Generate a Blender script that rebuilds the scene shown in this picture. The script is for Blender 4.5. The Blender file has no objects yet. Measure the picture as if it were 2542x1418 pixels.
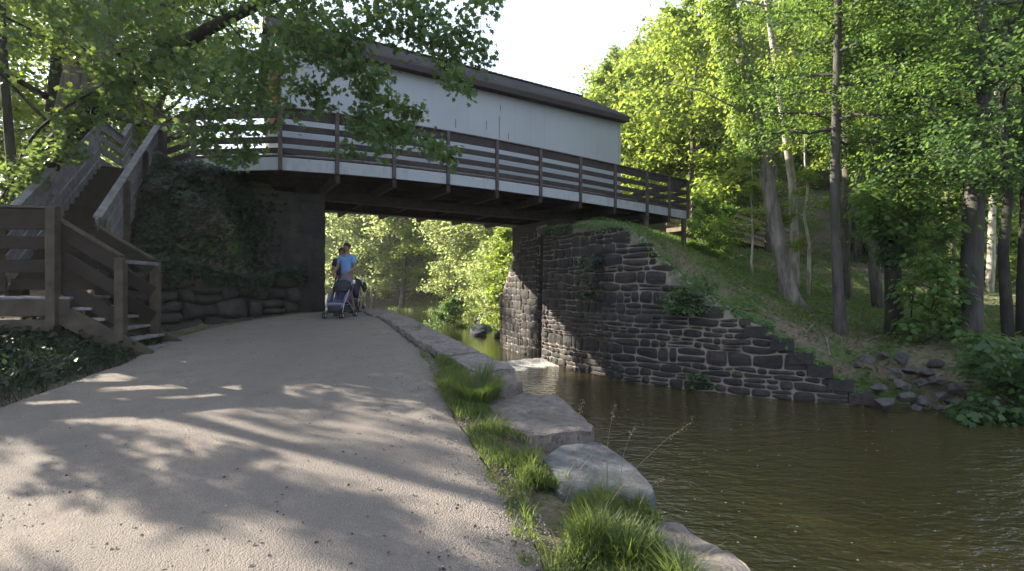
import bpy, math, numpy as np
from mathutils import Vector, Matrix, noise
R = math.radians
sc = bpy.context.scene
COL = sc.collection
FPX, CX, HY, EYE = 1220.0, 1271.0, 709.0, 1.5

def W(px, py, d):
    """a point of the place, from where it stands in the photograph and its distance"""
    return Vector(((px-CX)/FPX*d, d, EYE-(py-HY)/FPX*d))

# ------------------------------------------------------------------ objects
def tag(o, label=None, cat=None, group=None, kind=None):
    if label: o['label'] = label
    if cat: o['category'] = cat
    if group: o['group'] = group
    if kind: o['kind'] = kind
    return o

def thing(name, label, cat, loc=(0, 0, 0), group=None, rz=0.0):
    o = bpy.data.objects.new(name, None); COL.objects.link(o)
    o.location = loc; o.rotation_euler = (0, 0, rz); o.empty_display_size = .2
    return tag(o, label, cat, group)

def np_mesh(name, V, F):
    """V (n,3); F (m,k) all the same k"""
    me = bpy.data.meshes.new(name)
    V = np.asarray(V, np.float32); F = np.asarray(F, np.int32)
    m, k = F.shape
    me.vertices.add(len(V)); me.vertices.foreach_set('co', V.ravel())
    me.loops.add(m*k); me.loops.foreach_set('vertex_index', F.ravel())
    me.polygons.add(m); me.polygons.foreach_set('loop_start', np.arange(0, m*k, k, dtype=np.int32))
    me.polygons.foreach_set('loop_total', np.full(m, k, np.int32))
    me.update(calc_edges=True)
    return me

def link(name, me, mat, parent=None):
    o = bpy.data.objects.new(name, me); COL.objects.link(o)
    if mat: me.materials.append(mat)
    if parent: o.parent = parent
    return o

def copy_tree(o, parent=None):
    c = o.copy(); COL.objects.link(c); c.parent = parent
    for ch in list(o.children): copy_tree(ch, c)
    return c

class MB:
    def __init__(s): s.v = []; s.f = []
    def add(s, vs, fs):
        n = len(s.v); s.v += [tuple(v) for v in vs]; s.f += [tuple(i+n for i in f) for f in fs]; return s
    def box(s, c, ax, ay, az):
        c = Vector(c); vs = [c+ax*i+ay*j+az*k for k in (-1, 1) for j in (-1, 1) for i in (-1, 1)]
        return s.add(vs, [(0, 2, 3, 1), (4, 5, 7, 6), (0, 1, 5, 4), (2, 6, 7, 3), (0, 4, 6, 2), (1, 3, 7, 5)])
    def cbox(s, c, sx, sy, sz):
        return s.box(c, Vector((sx/2, 0, 0)), Vector((0, sy/2, 0)), Vector((0, 0, sz/2)))
    def beam(s, a, b, w, h, up=(0, 0, 1), ch=.006):
        """bar from a to b, w across and h along up, with a small chamfer on its four long edges"""
        a = Vector(a); b = Vector(b); d = (b-a).normalized(); up = Vector(up)
        x = d.cross(up).normalized(); z = x.cross(d).normalized()
        ch = min(ch, w*.3, h*.3); hw, hh = w/2, h/2
        prof = [(-hw+ch, -hh), (hw-ch, -hh), (hw, -hh+ch), (hw, hh-ch), (hw-ch, hh), (-hw+ch, hh), (-hw, hh-ch), (-hw, -hh+ch)]
        vs = [p+x*i+z*j for p in (a, b) for i, j in prof]
        fs = [(i, (i+1) % 8, 8+(i+1) % 8, 8+i) for i in range(8)]+[tuple(range(7, -1, -1)), tuple(range(8, 16))]
        return s.add(vs, fs)
    def tube(s, pts, rad, n=8, caps=True):
        pts = [Vector(p) for p in pts]; m = len(pts)
        if not hasattr(rad, '__len__'): rad = [rad]*m
        vs = []; x = None
        for i, p in enumerate(pts):
            d = (pts[min(i+1, m-1)]-pts[max(i-1, 0)]).normalized()
            if x is None: x = d.cross(Vector((.3, .1, 1)) if abs(d.z) < .95 else Vector((1, 0, 0))).normalized()
            x = (x-d*x.dot(d)).normalized(); y = d.cross(x)
            for k in range(n):
                t = 2*math.pi*k/n; vs.append(p+(x*math.cos(t)+y*math.sin(t))*rad[i])
        fs = [(i*n+k, i*n+(k+1) % n, (i+1)*n+(k+1) % n, (i+1)*n+k) for i in range(m-1) for k in range(n)]
        if caps: fs += [tuple(range(n-1, -1, -1)), tuple(range((m-1)*n, m*n))]
        return s.add(vs, fs)
    def ball(s, c, rx, ry=None, rz=None, n=12, m=8):
        ry = ry or rx; rz = rz or rx; c = Vector(c); vs = [c+Vector((0, 0, -rz))]
        for j in range(1, m):
            t = math.pi*j/m
            for k in range(n):
                a = 2*math.pi*k/n; vs.append(c+Vector((rx*math.sin(t)*math.cos(a), ry*math.sin(t)*math.sin(a), -rz*math.cos(t))))
        vs.append(c+Vector((0, 0, rz)))
        fs = [(0, 1+(k+1) % n, 1+k) for k in range(n)]
        fs += [(1+j*n+k, 1+j*n+(k+1) % n, 1+(j+1)*n+(k+1) % n, 1+(j+1)*n+k) for j in range(m-2) for k in range(n)]
        fs += [(1+(m-2)*n+k, 1+(m-2)*n+(k+1) % n, len(vs)-1) for k in range(n)]
        return s.add(vs, fs)
    def build(s, name, mat, parent=None, smooth=False):
        me = bpy.data.meshes.new(name)
        o0 = parent.location.copy() if parent and parent.parent is None else Vector((0, 0, 0))
        if parent and parent.parent: o0 = parent.parent.location
        me.from_pydata([tuple(Vector(v)-o0) for v in s.v], [], s.f); me.update()
        if smooth: me.polygons.foreach_set('use_smooth', [True]*len(me.polygons))
        return link(name, me, mat, parent)
# things are created unrotated while their parts are built from world coordinates
bpy.context.view_layer.update()
def T(name, label, cat, loc, group=None):
    o = thing(name, label, cat, loc, group); return o

# ------------------------------------------------------------------ materials
def mat(name):
    m = bpy.data.materials.new(name); m.use_nodes = True; nt = m.node_tree; nt.nodes.clear(); return m, nt
def nd(nt, t, **kw):
    n = nt.nodes.new(t)
    for k, v in kw.items():
        if k.startswith('i_'): n.inputs[k[2:].replace('_', ' ')].default_value = v
        else: setattr(n, k, v)
    return n
def lk(nt, a, b): nt.links.new(a, b)
def ramp(nt, fac, stops, interp='LINEAR'):
    r = nt.nodes.new('ShaderNodeValToRGB'); r.color_ramp.interpolation = interp
    e = r.color_ramp.elements
    while len(e) < len(stops): e.new(.5)
    for el, (p, c) in zip(e, stops): el.position = p; el.color = (*c, 1) if len(c) == 3 else c
    lk(nt, fac, r.inputs[0]); return r.outputs[0]
def mixc(nt, fac, a, b, mode='MIX'):
    m = nt.nodes.new('ShaderNodeMix'); m.data_type = 'RGBA'; m.blend_type = mode
    for s, v in ((0, fac), (6, a), (7, b)):
        if hasattr(v, 'links'): lk(nt, v, m.inputs[s])
        else: m.inputs[s].default_value = v if s == 0 else (*v, 1)
    return m.outputs[2]
def tex(nt, scale, detail=4, rough=.55, stretch=None, coord='Object', kind='ShaderNodeTexNoise'):
    tc = nt.nodes.new('ShaderNodeTexCoord'); n = nt.nodes.new(kind); src = tc.outputs[coord]
    if stretch:
        mp = nt.nodes.new('ShaderNodeMapping'); mp.inputs['Scale'].default_value = stretch; lk(nt, src, mp.inputs[0]); src = mp.outputs[0]
    lk(nt, src, n.inputs['Vector']); n.inputs['Scale'].default_value = scale
    if kind == 'ShaderNodeTexNoise': n.inputs['Detail'].default_value = detail; n.inputs['Roughness'].default_value = rough
    return n.outputs['Fac'] if kind == 'ShaderNodeTexNoise' else n.outputs['Distance']
def finish(nt, col, rough=.8, bump=None, strength=.4, dist=.02, spec=.3):
    p = nt.nodes.new('ShaderNodeBsdfPrincipled'); o = nt.nodes.new('ShaderNodeOutputMaterial')
    if hasattr(col, 'links'): lk(nt, col, p.inputs['Base Color'])
    else: p.inputs['Base Color'].default_value = (*col, 1)
    if hasattr(rough, 'links'): lk(nt, rough, p.inputs['Roughness'])
    else: p.inputs['Roughness'].default_value = rough
    p.inputs['Specular IOR Level'].default_value = spec
    if bump is not None:
        b = nt.nodes.new('ShaderNodeBump'); b.inputs['Strength'].default_value = strength; b.inputs['Distance'].default_value = dist
        lk(nt, bump, b.inputs['Height']); lk(nt, b.outputs[0], p.inputs['Normal'])
    lk(nt, p.outputs[0], o.inputs[0]); return p
def island(nt): return nt.nodes.new('ShaderNodeNewGeometry').outputs['Random Per Island']

def m_simple(name, c1, c2=None, scale=6, rough=.8, bump=.3, fine=60, stretch=None, dist=.01, spec=.3, isl=None):
    m, nt = mat(name); c2 = c2 or tuple(x*.6 for x in c1)
    a = tex(nt, scale, 5, .6, stretch); col = mixc(nt, ramp(nt, a, [(.35, (0, 0, 0)), (.65, (1, 1, 1))]), c1, c2)
    if isl:
        r = ramp(nt, island(nt), [(0, (isl[0],)*3), (1, (isl[1],)*3)]); col = mixc(nt, 1.0, col, r, 'MULTIPLY')
    finish(nt, col, rough, tex(nt, fine, 4, .65, stretch), bump, dist, spec); return m

def m_leaf(name, cols, trans, tmix=.45, rough=.5):
    """cols: leaf tints from face to face; trans: what shines through a leaf"""
    m, nt = mat(name)
    cols = [(c[0]*1.12, c[1]*1.03, c[2]*1.2) for c in cols]; trans = (trans[0]*1.08, trans[1], trans[2]*1.4)
    r = island(nt)
    col = ramp(nt, r, [(i/(len(cols)-1), c) for i, c in enumerate(cols)])
    w = nt.nodes.new('ShaderNodeTexWhiteNoise'); w.noise_dimensions = '1D'; lk(nt, r, w.inputs['W'])
    tc = ramp(nt, w.outputs['Value'], [(0, tuple(x*.75 for x in trans)), (1, tuple(min(1, x*1.25) for x in trans))])
    d = nt.nodes.new('ShaderNodeBsdfPrincipled'); lk(nt, col, d.inputs['Base Color']); d.inputs['Roughness'].default_value = rough
    d.inputs['Specular IOR Level'].default_value = .35
    t = nt.nodes.new('ShaderNodeBsdfTranslucent'); lk(nt, tc, t.inputs['Color'])
    mx = nt.nodes.new('ShaderNodeMixShader'); mx.inputs[0].default_value = tmix
    lk(nt, d.outputs[0], mx.inputs[1]); lk(nt, t.outputs[0], mx.inputs[2])
    o = nt.nodes.new('ShaderNodeOutputMaterial'); lk(nt, mx.outputs[0], o.inputs[0]); return m

M = {}
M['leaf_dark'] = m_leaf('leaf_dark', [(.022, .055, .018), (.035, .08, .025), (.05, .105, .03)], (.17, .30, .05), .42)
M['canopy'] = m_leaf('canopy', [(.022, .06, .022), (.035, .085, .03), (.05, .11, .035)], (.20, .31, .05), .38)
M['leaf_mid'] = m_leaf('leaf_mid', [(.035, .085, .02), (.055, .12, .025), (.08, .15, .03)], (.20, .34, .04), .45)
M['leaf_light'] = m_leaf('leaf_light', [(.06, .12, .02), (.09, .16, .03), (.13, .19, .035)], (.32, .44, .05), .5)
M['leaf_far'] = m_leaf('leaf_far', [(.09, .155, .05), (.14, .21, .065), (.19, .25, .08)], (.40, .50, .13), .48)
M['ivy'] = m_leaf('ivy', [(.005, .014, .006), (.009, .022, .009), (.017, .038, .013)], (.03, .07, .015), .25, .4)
M['cover'] = m_leaf('cover', [(.03, .08, .02), (.05, .12, .03), (.09, .15, .03)], (.15, .28, .04), .4)
M['grass'] = m_leaf('grass', [(.03, .06, .014), (.05, .09, .02), (.11, .12, .04)], (.22, .32, .05), .5)
M['straw'] = m_leaf('straw', [(.16, .13, .07), (.22, .18, .10)], (.25, .22, .1), .3)

def m_bark(name, c1, c2):
    m, nt = mat(name)
    a = tex(nt, 7, 6, .65, (1, 1, .22)); b = tex(nt, 1.1, 3)
    col = mixc(nt, ramp(nt, a, [(.38, (0, 0, 0)), (.62, (1, 1, 1))]), c2, c1)
    col = mixc(nt, ramp(nt, b, [(.45, (0, 0, 0)), (.7, (.6, .6, .6))]), col, (.06, .075, .035))
    finish(nt, col, .9, tex(nt, 16, 6, .7, (1, 1, .25)), .8, .03); return m
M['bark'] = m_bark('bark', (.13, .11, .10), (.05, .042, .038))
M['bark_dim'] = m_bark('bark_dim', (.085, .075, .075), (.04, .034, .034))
M['bark_lit'] = m_bark('bark_lit', (.24, .21, .19), (.10, .085, .08))  # bark lightened to paint sunlight on the leaning trunk
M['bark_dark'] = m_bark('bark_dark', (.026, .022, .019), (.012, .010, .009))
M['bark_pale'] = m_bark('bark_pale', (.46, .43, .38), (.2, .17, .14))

def m_wood(name, c1, c2, isl=(.75, 1.15)):
    return m_simple(name, c1, c2, 5, .82, .35, 40, (1, 1, 1), .006, .25, isl)
M['rail_wood'] = m_wood('rail_wood', (.055, .045, .046), (.034, .028, .029))
M['post_wood'] = m_wood('post_wood', (.11, .086, .086), (.06, .046, .047))
M['beam_wood'] = m_wood('beam_wood', (.05, .04, .032), (.028, .022, .018))
M['stair_wood'] = m_wood('stair_wood', (.072, .060, .046), (.040, .033, .026))
M['stair_red'] = m_wood('stair_red', (.026, .019, .016), (.018, .014, .012))
M['stair_grey'] = m_wood('stair_grey', (.20, .195, .21), (.11, .105, .115))
M['ramp_wood'] = m_wood('ramp_wood', (.2, .155, .10), (.12, .09, .06))
M['concrete'] = m_simple('concrete', (.34, .33, .31), (.22, .21, .2), 3, .9, .3, 50)
M['trim'] = m_simple('trim', (.032, .02, .022), (.022, .014, .016), 4, .6, .1, 40)
M['rust'] = m_simple('rust', (.30, .10, .05), (.2, .07, .04), 3, .8, .2, 40)

def m_paint():
    m, nt = mat('white_siding')
    a = tex(nt, .6, 4); col = mixc(nt, ramp(nt, a, [(.35, (0, 0, 0)), (.7, (1, 1, 1))]), (.33, .355, .395), (.295, .32, .36))
    st = tex(nt, 5, 6, .7, (1, 1, .12)); col = mixc(nt, ramp(nt, st, [(.66, (0, 0, 0)), (.8, (.35, .35, .35))]), col, (.30, .31, .33))
    finish(nt, col, .6, tex(nt, 30, 4, .6, (1, 1, .1)), .12, .004); return m
M['siding'] = m_paint()
def m_fascia():
    m, nt = mat('weathered_white_paint')
    st = tex(nt, 7, 6, .7, (1, 1, .25)); col = mixc(nt, ramp(nt, st, [(.5, (0, 0, 0)), (.8, (.9, .9, .9))]), (.32, .345, .385), (.17, .18, .20))
    finish(nt, col, .7, tex(nt, 30, 4), .15, .004); return m
M['fascia'] = m_fascia()
def m_shingle():
    m, nt = mat('roof_shingles')
    tc = nt.nodes.new('ShaderNodeTexCoord'); b = nt.nodes.new('ShaderNodeTexBrick'); lk(nt, tc.outputs['UV'], b.inputs[0])
    b.inputs['Scale'].default_value = 1; b.inputs['Brick Width'].default_value = .3; b.inputs['Row Height'].default_value = .14
    b.inputs['Mortar Size'].default_value = .008
    b.inputs['Color1'].default_value = (.10, .085, .085, 1); b.inputs['Color2'].default_value = (.06, .052, .055, 1); b.inputs['Mortar'].default_value = (.02, .02, .02, 1)
    col = mixc(nt, tex(nt, 25, 5), b.outputs[0], (.15, .13, .12)); finish(nt, col, .9, b.outputs['Fac'], -.5, .01); return m
M['shingle'] = m_shingle()

def m_stone(name, cols, rough=.85, isl=True, scale=5, bump=.7, spec=.35):
    m, nt = mat(name)
    base = ramp(nt, island(nt), [(i/(len(cols)-1), c) for i, c in enumerate(cols)]) if isl else cols[0]
    a = tex(nt, scale, 7, .65)
    col = mixc(nt, 1.0, base, ramp(nt, a, [(.3, (.55, .55, .55)), (.7, (1.35, 1.35, 1.35))]), 'MULTIPLY')
    b = tex(nt, 1.3, 5, .6); col = mixc(nt, ramp(nt, b, [(.52, (0, 0, 0)), (.72, (.55, .55, .55))]), col, (.055, .065, .035))
    li = tex(nt, scale*4.5, 6, .75); col = mixc(nt, ramp(nt, li, [(.56, (0, 0, 0)), (.66, (.45, .45, .45))]), col, tuple(min(.5, c*2.1) for c in cols[0]))
    dk_ = tex(nt, scale*2.2, 6, .7); col = mixc(nt, ramp(nt, dk_, [(.34, (.75, .75, .75)), (.46, (0, 0, 0))]), col, tuple(c*.35 for c in cols[0]))
    finish(nt, col, rough, tex(nt, scale*3, 7, .7), bump, .03, spec); return m
M['wall_stone'] = m_stone('wall_stone', [(.026, .025, .028), (.037, .031, .030), (.018, .019, .021), (.047, .037, .034), (.024, .024, .029)])
M['dark_stone'] = m_stone('dark_stone', [(.026, .024, .023), (.042, .037, .034), (.018, .017, .017)])
M['abutment_stone'] = m_stone('abutment_stone', [(.020, .018, .017), (.028, .025, .022), (.016, .015, .015)], bump=.4)
M['rock'] = m_stone('rock', [(.055, .053, .056), (.075, .07, .07), (.04, .039, .042)])
M['coping_grey'] = m_stone('coping_grey', [(.085, .088, .095)], isl=False, scale=7, bump=.5)
M['coping_red'] = m_stone('coping_red', [(.135, .115, .108)], isl=False, scale=7, bump=.6)
M['coping_band'] = m_stone('coping_band', [(.15, .135, .13), (.18, .16, .15), (.125, .11, .108)], scale=7)
M['gravel_bit'] = m_stone('gravel_bit', [(.16, .145, .135), (.3, .28, .26), (.22, .195, .175)], scale=20)

def m_mortar():
    m, nt = mat('mortar')
    a = tex(nt, .75, 4, .6)
    col = mixc(nt, ramp(nt, a, [(.40, (0, 0, 0)), (.52, (1, 1, 1))]), (.03, .027, .026), (.30, .26, .225))
    col = mixc(nt, tex(nt, 20, 5), col, (.2, .17, .15)); finish(nt, col, .95, tex(nt, 30, 5), .5, .01); return m
M['mortar'] = m_mortar()
M['soil'] = m_simple('soil', (.05, .04, .03), (.025, .02, .016), 3, .95, .5, 30, None, .02)

def m_path():
    m, nt = mat('gravel_path')
    big = tex(nt, .45, 4, .6); col = mixc(nt, ramp(nt, big, [(.35, (0, 0, 0)), (.68, (1, 1, 1))]), (.215, .183, .158), (.165, .146, .133))
    mid = tex(nt, 3.2, 6, .65); col = mixc(nt, ramp(nt, mid, [(.45, (0, 0, 0)), (.75, (.7, .7, .7))]), col, (.125, .111, .102))
    v = nt.nodes.new('ShaderNodeTexVoronoi'); tc = nt.nodes.new('ShaderNodeTexCoord'); lk(nt, tc.outputs['Object'], v.inputs['Vector']); v.inputs['Scale'].default_value = 120
    sp = ramp(nt, v.outputs['Color'], [(0, (.6, .6, .6)), (.5, (1, 1, 1)), (1, (1.45, 1.42, 1.4))])
    col = mixc(nt, .55, col, sp, 'MULTIPLY')
    tr = tex(nt, .9, 3, .5, (1, .22, 1)); col = mixc(nt, ramp(nt, tr, [(.42, (0, 0, 0)), (.6, (.55, .55, .55))]), col, (.16, .142, .13))
    v2 = nt.nodes.new('ShaderNodeTexVoronoi'); lk(nt, tc.outputs['Object'], v2.inputs['Vector']); v2.inputs['Scale'].default_value = 62
    g = nt.nodes.new('ShaderNodeMath'); g.operation = 'ADD'; lk(nt, v.outputs['Distance'], g.inputs[0]); lk(nt, v2.outputs['Distance'], g.inputs[1])
    inv = nt.nodes.new('ShaderNodeMath'); inv.operation = 'SUBTRACT'; inv.inputs[0].default_value = 1; lk(nt, g.outputs[0], inv.inputs[1])
    ad = nt.nodes.new('ShaderNodeMath'); ad.operation = 'ADD'; lk(nt, inv.outputs[0], ad.inputs[0]); lk(nt, tex(nt, 9, 5, .7), ad.inputs[1])
    finish(nt, col, .95, ad.outputs[0], .8, .010, .2); return m
M['path'] = m_path()
def m_ground():
    m, nt = mat('forest_floor')
    a = tex(nt, .8, 6, .65); b = tex(nt, 9, 6, .7); c = tex(nt, .28, 4, .6)
    litter = mixc(nt, ramp(nt, b, [(.35, (0, 0, 0)), (.65, (1, 1, 1))]), (.09, .07, .05), (.21, .17, .135))
    green = mixc(nt, b, (.035, .07, .018), (.08, .13, .03))
    col = mixc(nt, ramp(nt, a, [(.50, (0, 0, 0)), (.66, (1, 1, 1))]), litter, green)
    col = mixc(nt, ramp(nt, c, [(.50, (0, 0, 0)), (.62, (.8, .8, .8))]), col, green)
    finish(nt, col, .95, tex(nt, 22, 6, .75), .9, .05, .1); return m
M['ground'] = m_ground()

def m_water(name, deep, rip=1.0, foam=True):
    m, nt = mat(name)
    tc = nt.nodes.new('ShaderNodeTexCoord')
    a = tex(nt, 3.2, 4, .55, (1, 1.8, 1)); b = tex(nt, 11, 3, .6, (1, 1.5, 1)); c = tex(nt, .7, 3)
    s = nt.nodes.new('ShaderNodeMath'); s.operation = 'MULTIPLY_ADD'; lk(nt, b, s.inputs[0]); s.inputs[1].default_value = .30; lk(nt, a, s.inputs[2])
    col = mixc(nt, c, deep, (deep[0]*1.5, deep[1]*1.75, deep[2]*1.3))  # olive patches in the colour stand in for reflected foliage
    rough = .03
    if foam:
        v = nt.nodes.new('ShaderNodeTexVoronoi'); lk(nt, tc.outputs['Object'], v.inputs['Vector']); v.inputs['Scale'].default_value = 9
        f = ramp(nt, v.outputs['Distance'], [(.08, (1, 1, 1)), (.13, (0, 0, 0))])
        w = ramp(nt, v.outputs['Color'], [(.6, (0, 0, 0)), (.66, (1, 1, 1))])
        n2 = ramp(nt, tex(nt, .55, 3), [(.42, (0, 0, 0)), (.62, (1, 1, 1))])
        f = mixc(nt, 1.0, mixc(nt, 1.0, f, w, 'MULTIPLY'), n2, 'MULTIPLY')
        col = mixc(nt, f, col, (.55, .5, .42))
    finish(nt, col, rough, s.outputs[0], min(1, .62*rip), .07, 1.0); return m
M['water'] = m_water('canal_water', (.036, .026, .012), 1.1)
M['water_upper'] = m_water('upper_water', (.02, .018, .007), .15, False)
M['foam'] = m_simple('foam', (.75, .74, .7), (.3, .26, .2), 9, .5, .8, 25, None, .03)

# ------------------------------------------------------------------ frame of the bridge
R0 = Vector((-5.55, 11.8, 0)); D = Vector((.8519, .5237, 0)); N = Vector((-.5237, .8519, 0)); UP = Vector((0, 0, 1))
def UV(u, v, z=0.0): return Vector((R0.x+D.x*u+N.x*v, R0.y+D.y*u+N.y*v, z))
def u_at(px, v=0.0):
    r = (px-CX)/FPX; o = R0+N*v
    return (r*o.y-o.x)/(D.x-r*D.y)
ZW, ZU = -1.10, -0.97

# ------------------------------------------------------------------ canal outline and terrain
LEFT = [(3.2, -12), (2.0, -3), (1.45, 1.2), (1.22, 2.6), (1.04, 3.65), (.80, 5.0), (.12, 6.6), (-.66, 8.1), (-2.3, 11.3), (-5.5, 16.6), (-9, 22), (-16, 31), (-30, 44), (-70, 70)]
RIGHT = [(60, -22), (30, -10), (26, -2), (19, 5.5), (14, 8.0), (11.2, 9.3), (9.6, 9.8), (7.9, 10.45), (5.74, 11.4), (4.1, 12.5), (2.65, 13.75), (.98, 16.8), (.45, 17.65), (.5, 19.5), (-.9, 25), (-3, 36), (-9, 46), (-25, 58), (-70, 84)]
POLY = LEFT+RIGHT[::-1]
def seg_dist(P, pl):
    P = np.asarray(P, float); best = np.full(len(P), 1e9)
    for (a, b) in zip(pl[:-1], pl[1:]):
        a = np.array(a, float); b = np.array(b, float); ab = b-a
        t = np.clip(((P-a)@ab)/(ab@ab), 0, 1); q = a+t[:, None]*ab
        best = np.minimum(best, np.hypot(*(P-q).T))
    return best
def inside(P, poly):
    x, y = np.asarray(P, float).T; c = np.zeros(len(x), bool); n = len(poly); j = n-1
    for i in range(n):
        xi, yi = poly[i]; xj, yj = poly[j]
        with np.errstate(divide='ignore', invalid='ignore'):
            c ^= ((yi > y) != (yj > y)) & (x < (xj-xi)*(y-yi)/((yj-yi) or 1e-9)+xi)
        j = i
    return c
def zp(y):
    y = np.asarray(y, float)
    return np.where(y < 3, 0.012*(y-3), np.where(y < 12.6, .083*(y-3), np.where(y < 13.6, .797, .797-.05*(y-13.6).clip(0, 40))))
PL = [(-4.6, -12), (-5.1, -3), (-5.4, 3), (-5.6, 5.3), (-5.85, 7.4), (-6.5, 9.2), (-6.25, 11), (-5.25, 12.9), (-5.0, 13.2), (-7.3, 17), (-11, 22.5), (-18, 32), (-32, 45), (-72, 71)]
WALLP = [(.98, 16.8), (2.65, 13.75), (3.3, 13.1), (4.1, 12.5), (4.9, 11.95), (5.74, 11.4), (6.8, 10.88), (7.9, 10.45)]
# wall top: (photo column of the face, height)
WTOP = [(1342, 3.4), (1502, 3.2), (1560, 2.95), (1620, 2.3), (1700, 1.55), (1770, 1.15), (1830, .78), (1915, .5), (1917, .24), (1962, .22), (1965, -.03), (2010, -.05), (2013, -.30), (2058, -.33), (2062, -.58), (2110, -.6), (2114, -.85), (2175, -.95)]
def wall_at(s):
    pl = WALLP; L = 0
    for a, b in zip(pl[:-1], pl[1:]):
        l = math.hypot(b[0]-a[0], b[1]-a[1])
        if s <= L+l or (a, b) == (pl[-2], pl[-1]):
            t = (s-L)/l; p = Vector((a[0]+(b[0]-a[0])*t, a[1]+(b[1]-a[1])*t, 0)); d = Vector((b[0]-a[0], b[1]-a[1], 0)).normalized(); return p, d
        L += l
WALL_LEN = sum(math.hypot(b[0]-a[0], b[1]-a[1]) for a, b in zip(WALLP[:-1], WALLP[1:]))
def smooth_wall(s):
    ps = [wall_at(min(max(s+k*.35, 0), WALL_LEN)) for k in (-1, 0, 1)]
    d = sum((q[1] for q in ps), Vector()).normalized()
    return ps[1][0], d, Vector((-d.y, d.x, 0))*-1      # outward normal faces the canal
def wtop(s):
    p, _ = wall_at(s); px = CX+FPX*p.x/p.y
    return float(np.interp(px, [a for a, _ in WTOP], [b for _, b in WTOP]))
_ctrl = [(2.2, 17.5, 3.75), (3, 16.3, 3.6), (3.6, 15.2, 3.3), (4.6, 15.6, 3.1), (5.0, 18.3, 3.15), (6.76, 19.4, 2.6), (5, 21, 3.9), (3, 20, 4.0), (6, 24, 4.2), (9.3, 22, 2.9),
         (8.47, 15, .95), (8.67, 13, .22), (10.5, 13.5, .12), (11.6, 12.5, .22), (10.3, 19, 1.75), (12.8, 20, 1.35), (15.2, 18, .8), (21, 22, 1.9), (11.8, 24, 3.2), (16.7, 28, 3.3),
         (25, 30, 5.2), (20, 36, 8.5), (10, 34, 6.0), (6.4, 12.6, 1.0), (7.5, 12.0, .1), (9, 11.6, -.25), (1.4, 19.6, .4), (2.5, 23, 2.4), (1.2, 25, .3), (4, 29, 1.6), (-1, 36.8, -.3), (-6, 47, -.3), (2, 38, .7), (1, 46, 1.5),
         (6, 46, 5), (-14, 62, .3), (8, 62, 14), (30, 52, 17), (-5, 72, 9), (-34, 84, 4), (42, 32, 12), (30, 16, 4.2), (20, 10, .3), (26, 6, .5), (14, 9.4, -.55), (10.4, 10.4, -.5), (9.3, 10.9, -.45),
         (42, 0, 6), (62, 62, 30), (0, 105, 20), (85, 0, 20), (-65, 112, 8), (60, 130, 40), (150, 60, 40), (200, 200, 60), (0, 240, 40), (-150, 200, 12), (34, -12, 1), (150, -40, 20), (17, 14, .5)]
for s in np.linspace(.2, WALL_LEN-.2, 14):
    p, d, n = smooth_wall(s); q = p-n*.75; _ctrl.append((q.x, q.y, wtop(s)-.03))
_C = np.array(_ctrl); _A = np.hypot(_C[:, None, 0]-_C[None, :, 0], _C[:, None, 1]-_C[None, :, 1])
_n = len(_C); _B = np.zeros((_n+3, _n+3)); _B[:_n, :_n] = _A; _B[:_n, _n] = 1; _B[:_n, _n+1:] = _C[:, :2]; _B[_n:, :_n] = _B[:_n, _n:].T
_w = np.linalg.solve(_B, np.r_[_C[:, 2], 0, 0, 0])
def h_right(P):
    r = np.hypot(P[:, None, 0]-_C[None, :, 0], P[:, None, 1]-_C[None, :, 1]); h = r@_w[:_n]+_w[_n]+P@_w[_n+1:]; return np.where(h > 20, 20+9*np.tanh((h-20)/9), h)
def h_left(P):
    x, y = P.T; base = zp(y); dl = seg_dist(P, PL)
    pathpoly = PL+LEFT[::-1]; ins = inside(P, pathpoly); dl = np.where(ins, 0, dl)
    h = base-.03+np.where(ins, 0, (.28*np.minimum(dl, 1.0)+.10*np.maximum(dl-1, 0).clip(0, 12))*np.where((y > 8.8) & (y < 13.2) & (dl < 1.0), .1, 1))
    h = np.where(ins, base-.05, h)
    u = (x-R0.x)*D.x+(y-R0.y)*D.y; v = (x-R0.x)*N.x+(y-R0.y)*N.y
    emb = 4.25-1.75*np.maximum(0, 1.0-v)-.9*np.maximum(0, v-8)-2.4*np.maximum(0, -u-2.5)
    emb = np.where(ins | (u > .55), -9, emb)
    k = 1/(1+np.exp(-np.clip((dl-.85)/.10, -30, 30)))
    return np.maximum(h, h+(emb-h)*k)
def ground_h(P):
    P = np.asarray(P, float).reshape(-1, 2)
    dL = seg_dist(P, LEFT); dR = seg_dist(P, RIGHT); ins = inside(P, POLY)
    h = np.where(dL < dR, h_left(P), h_right(P))
    d = np.minimum(dL, dR); t = np.clip((d-np.where(dL < dR, .2, .42))/.2, 0, 1)
    out = -2.4+(h+2.4)*t
    # natural banks: the slope runs down into the water
    nat = (dR < dL) & ((P[:, 0] > 8.2) | (P[:, 1] > 19))
    tn = np.clip(d/1.3, 0, 1); out = np.where(nat, -1.45+(h+1.45)*tn, out)
    return np.where(ins, np.where(nat, -1.45-np.minimum(d, 1.2)*.9, -2.4), out)
def gz(x, y): return float(ground_h([(x, y)])[0])

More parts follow.
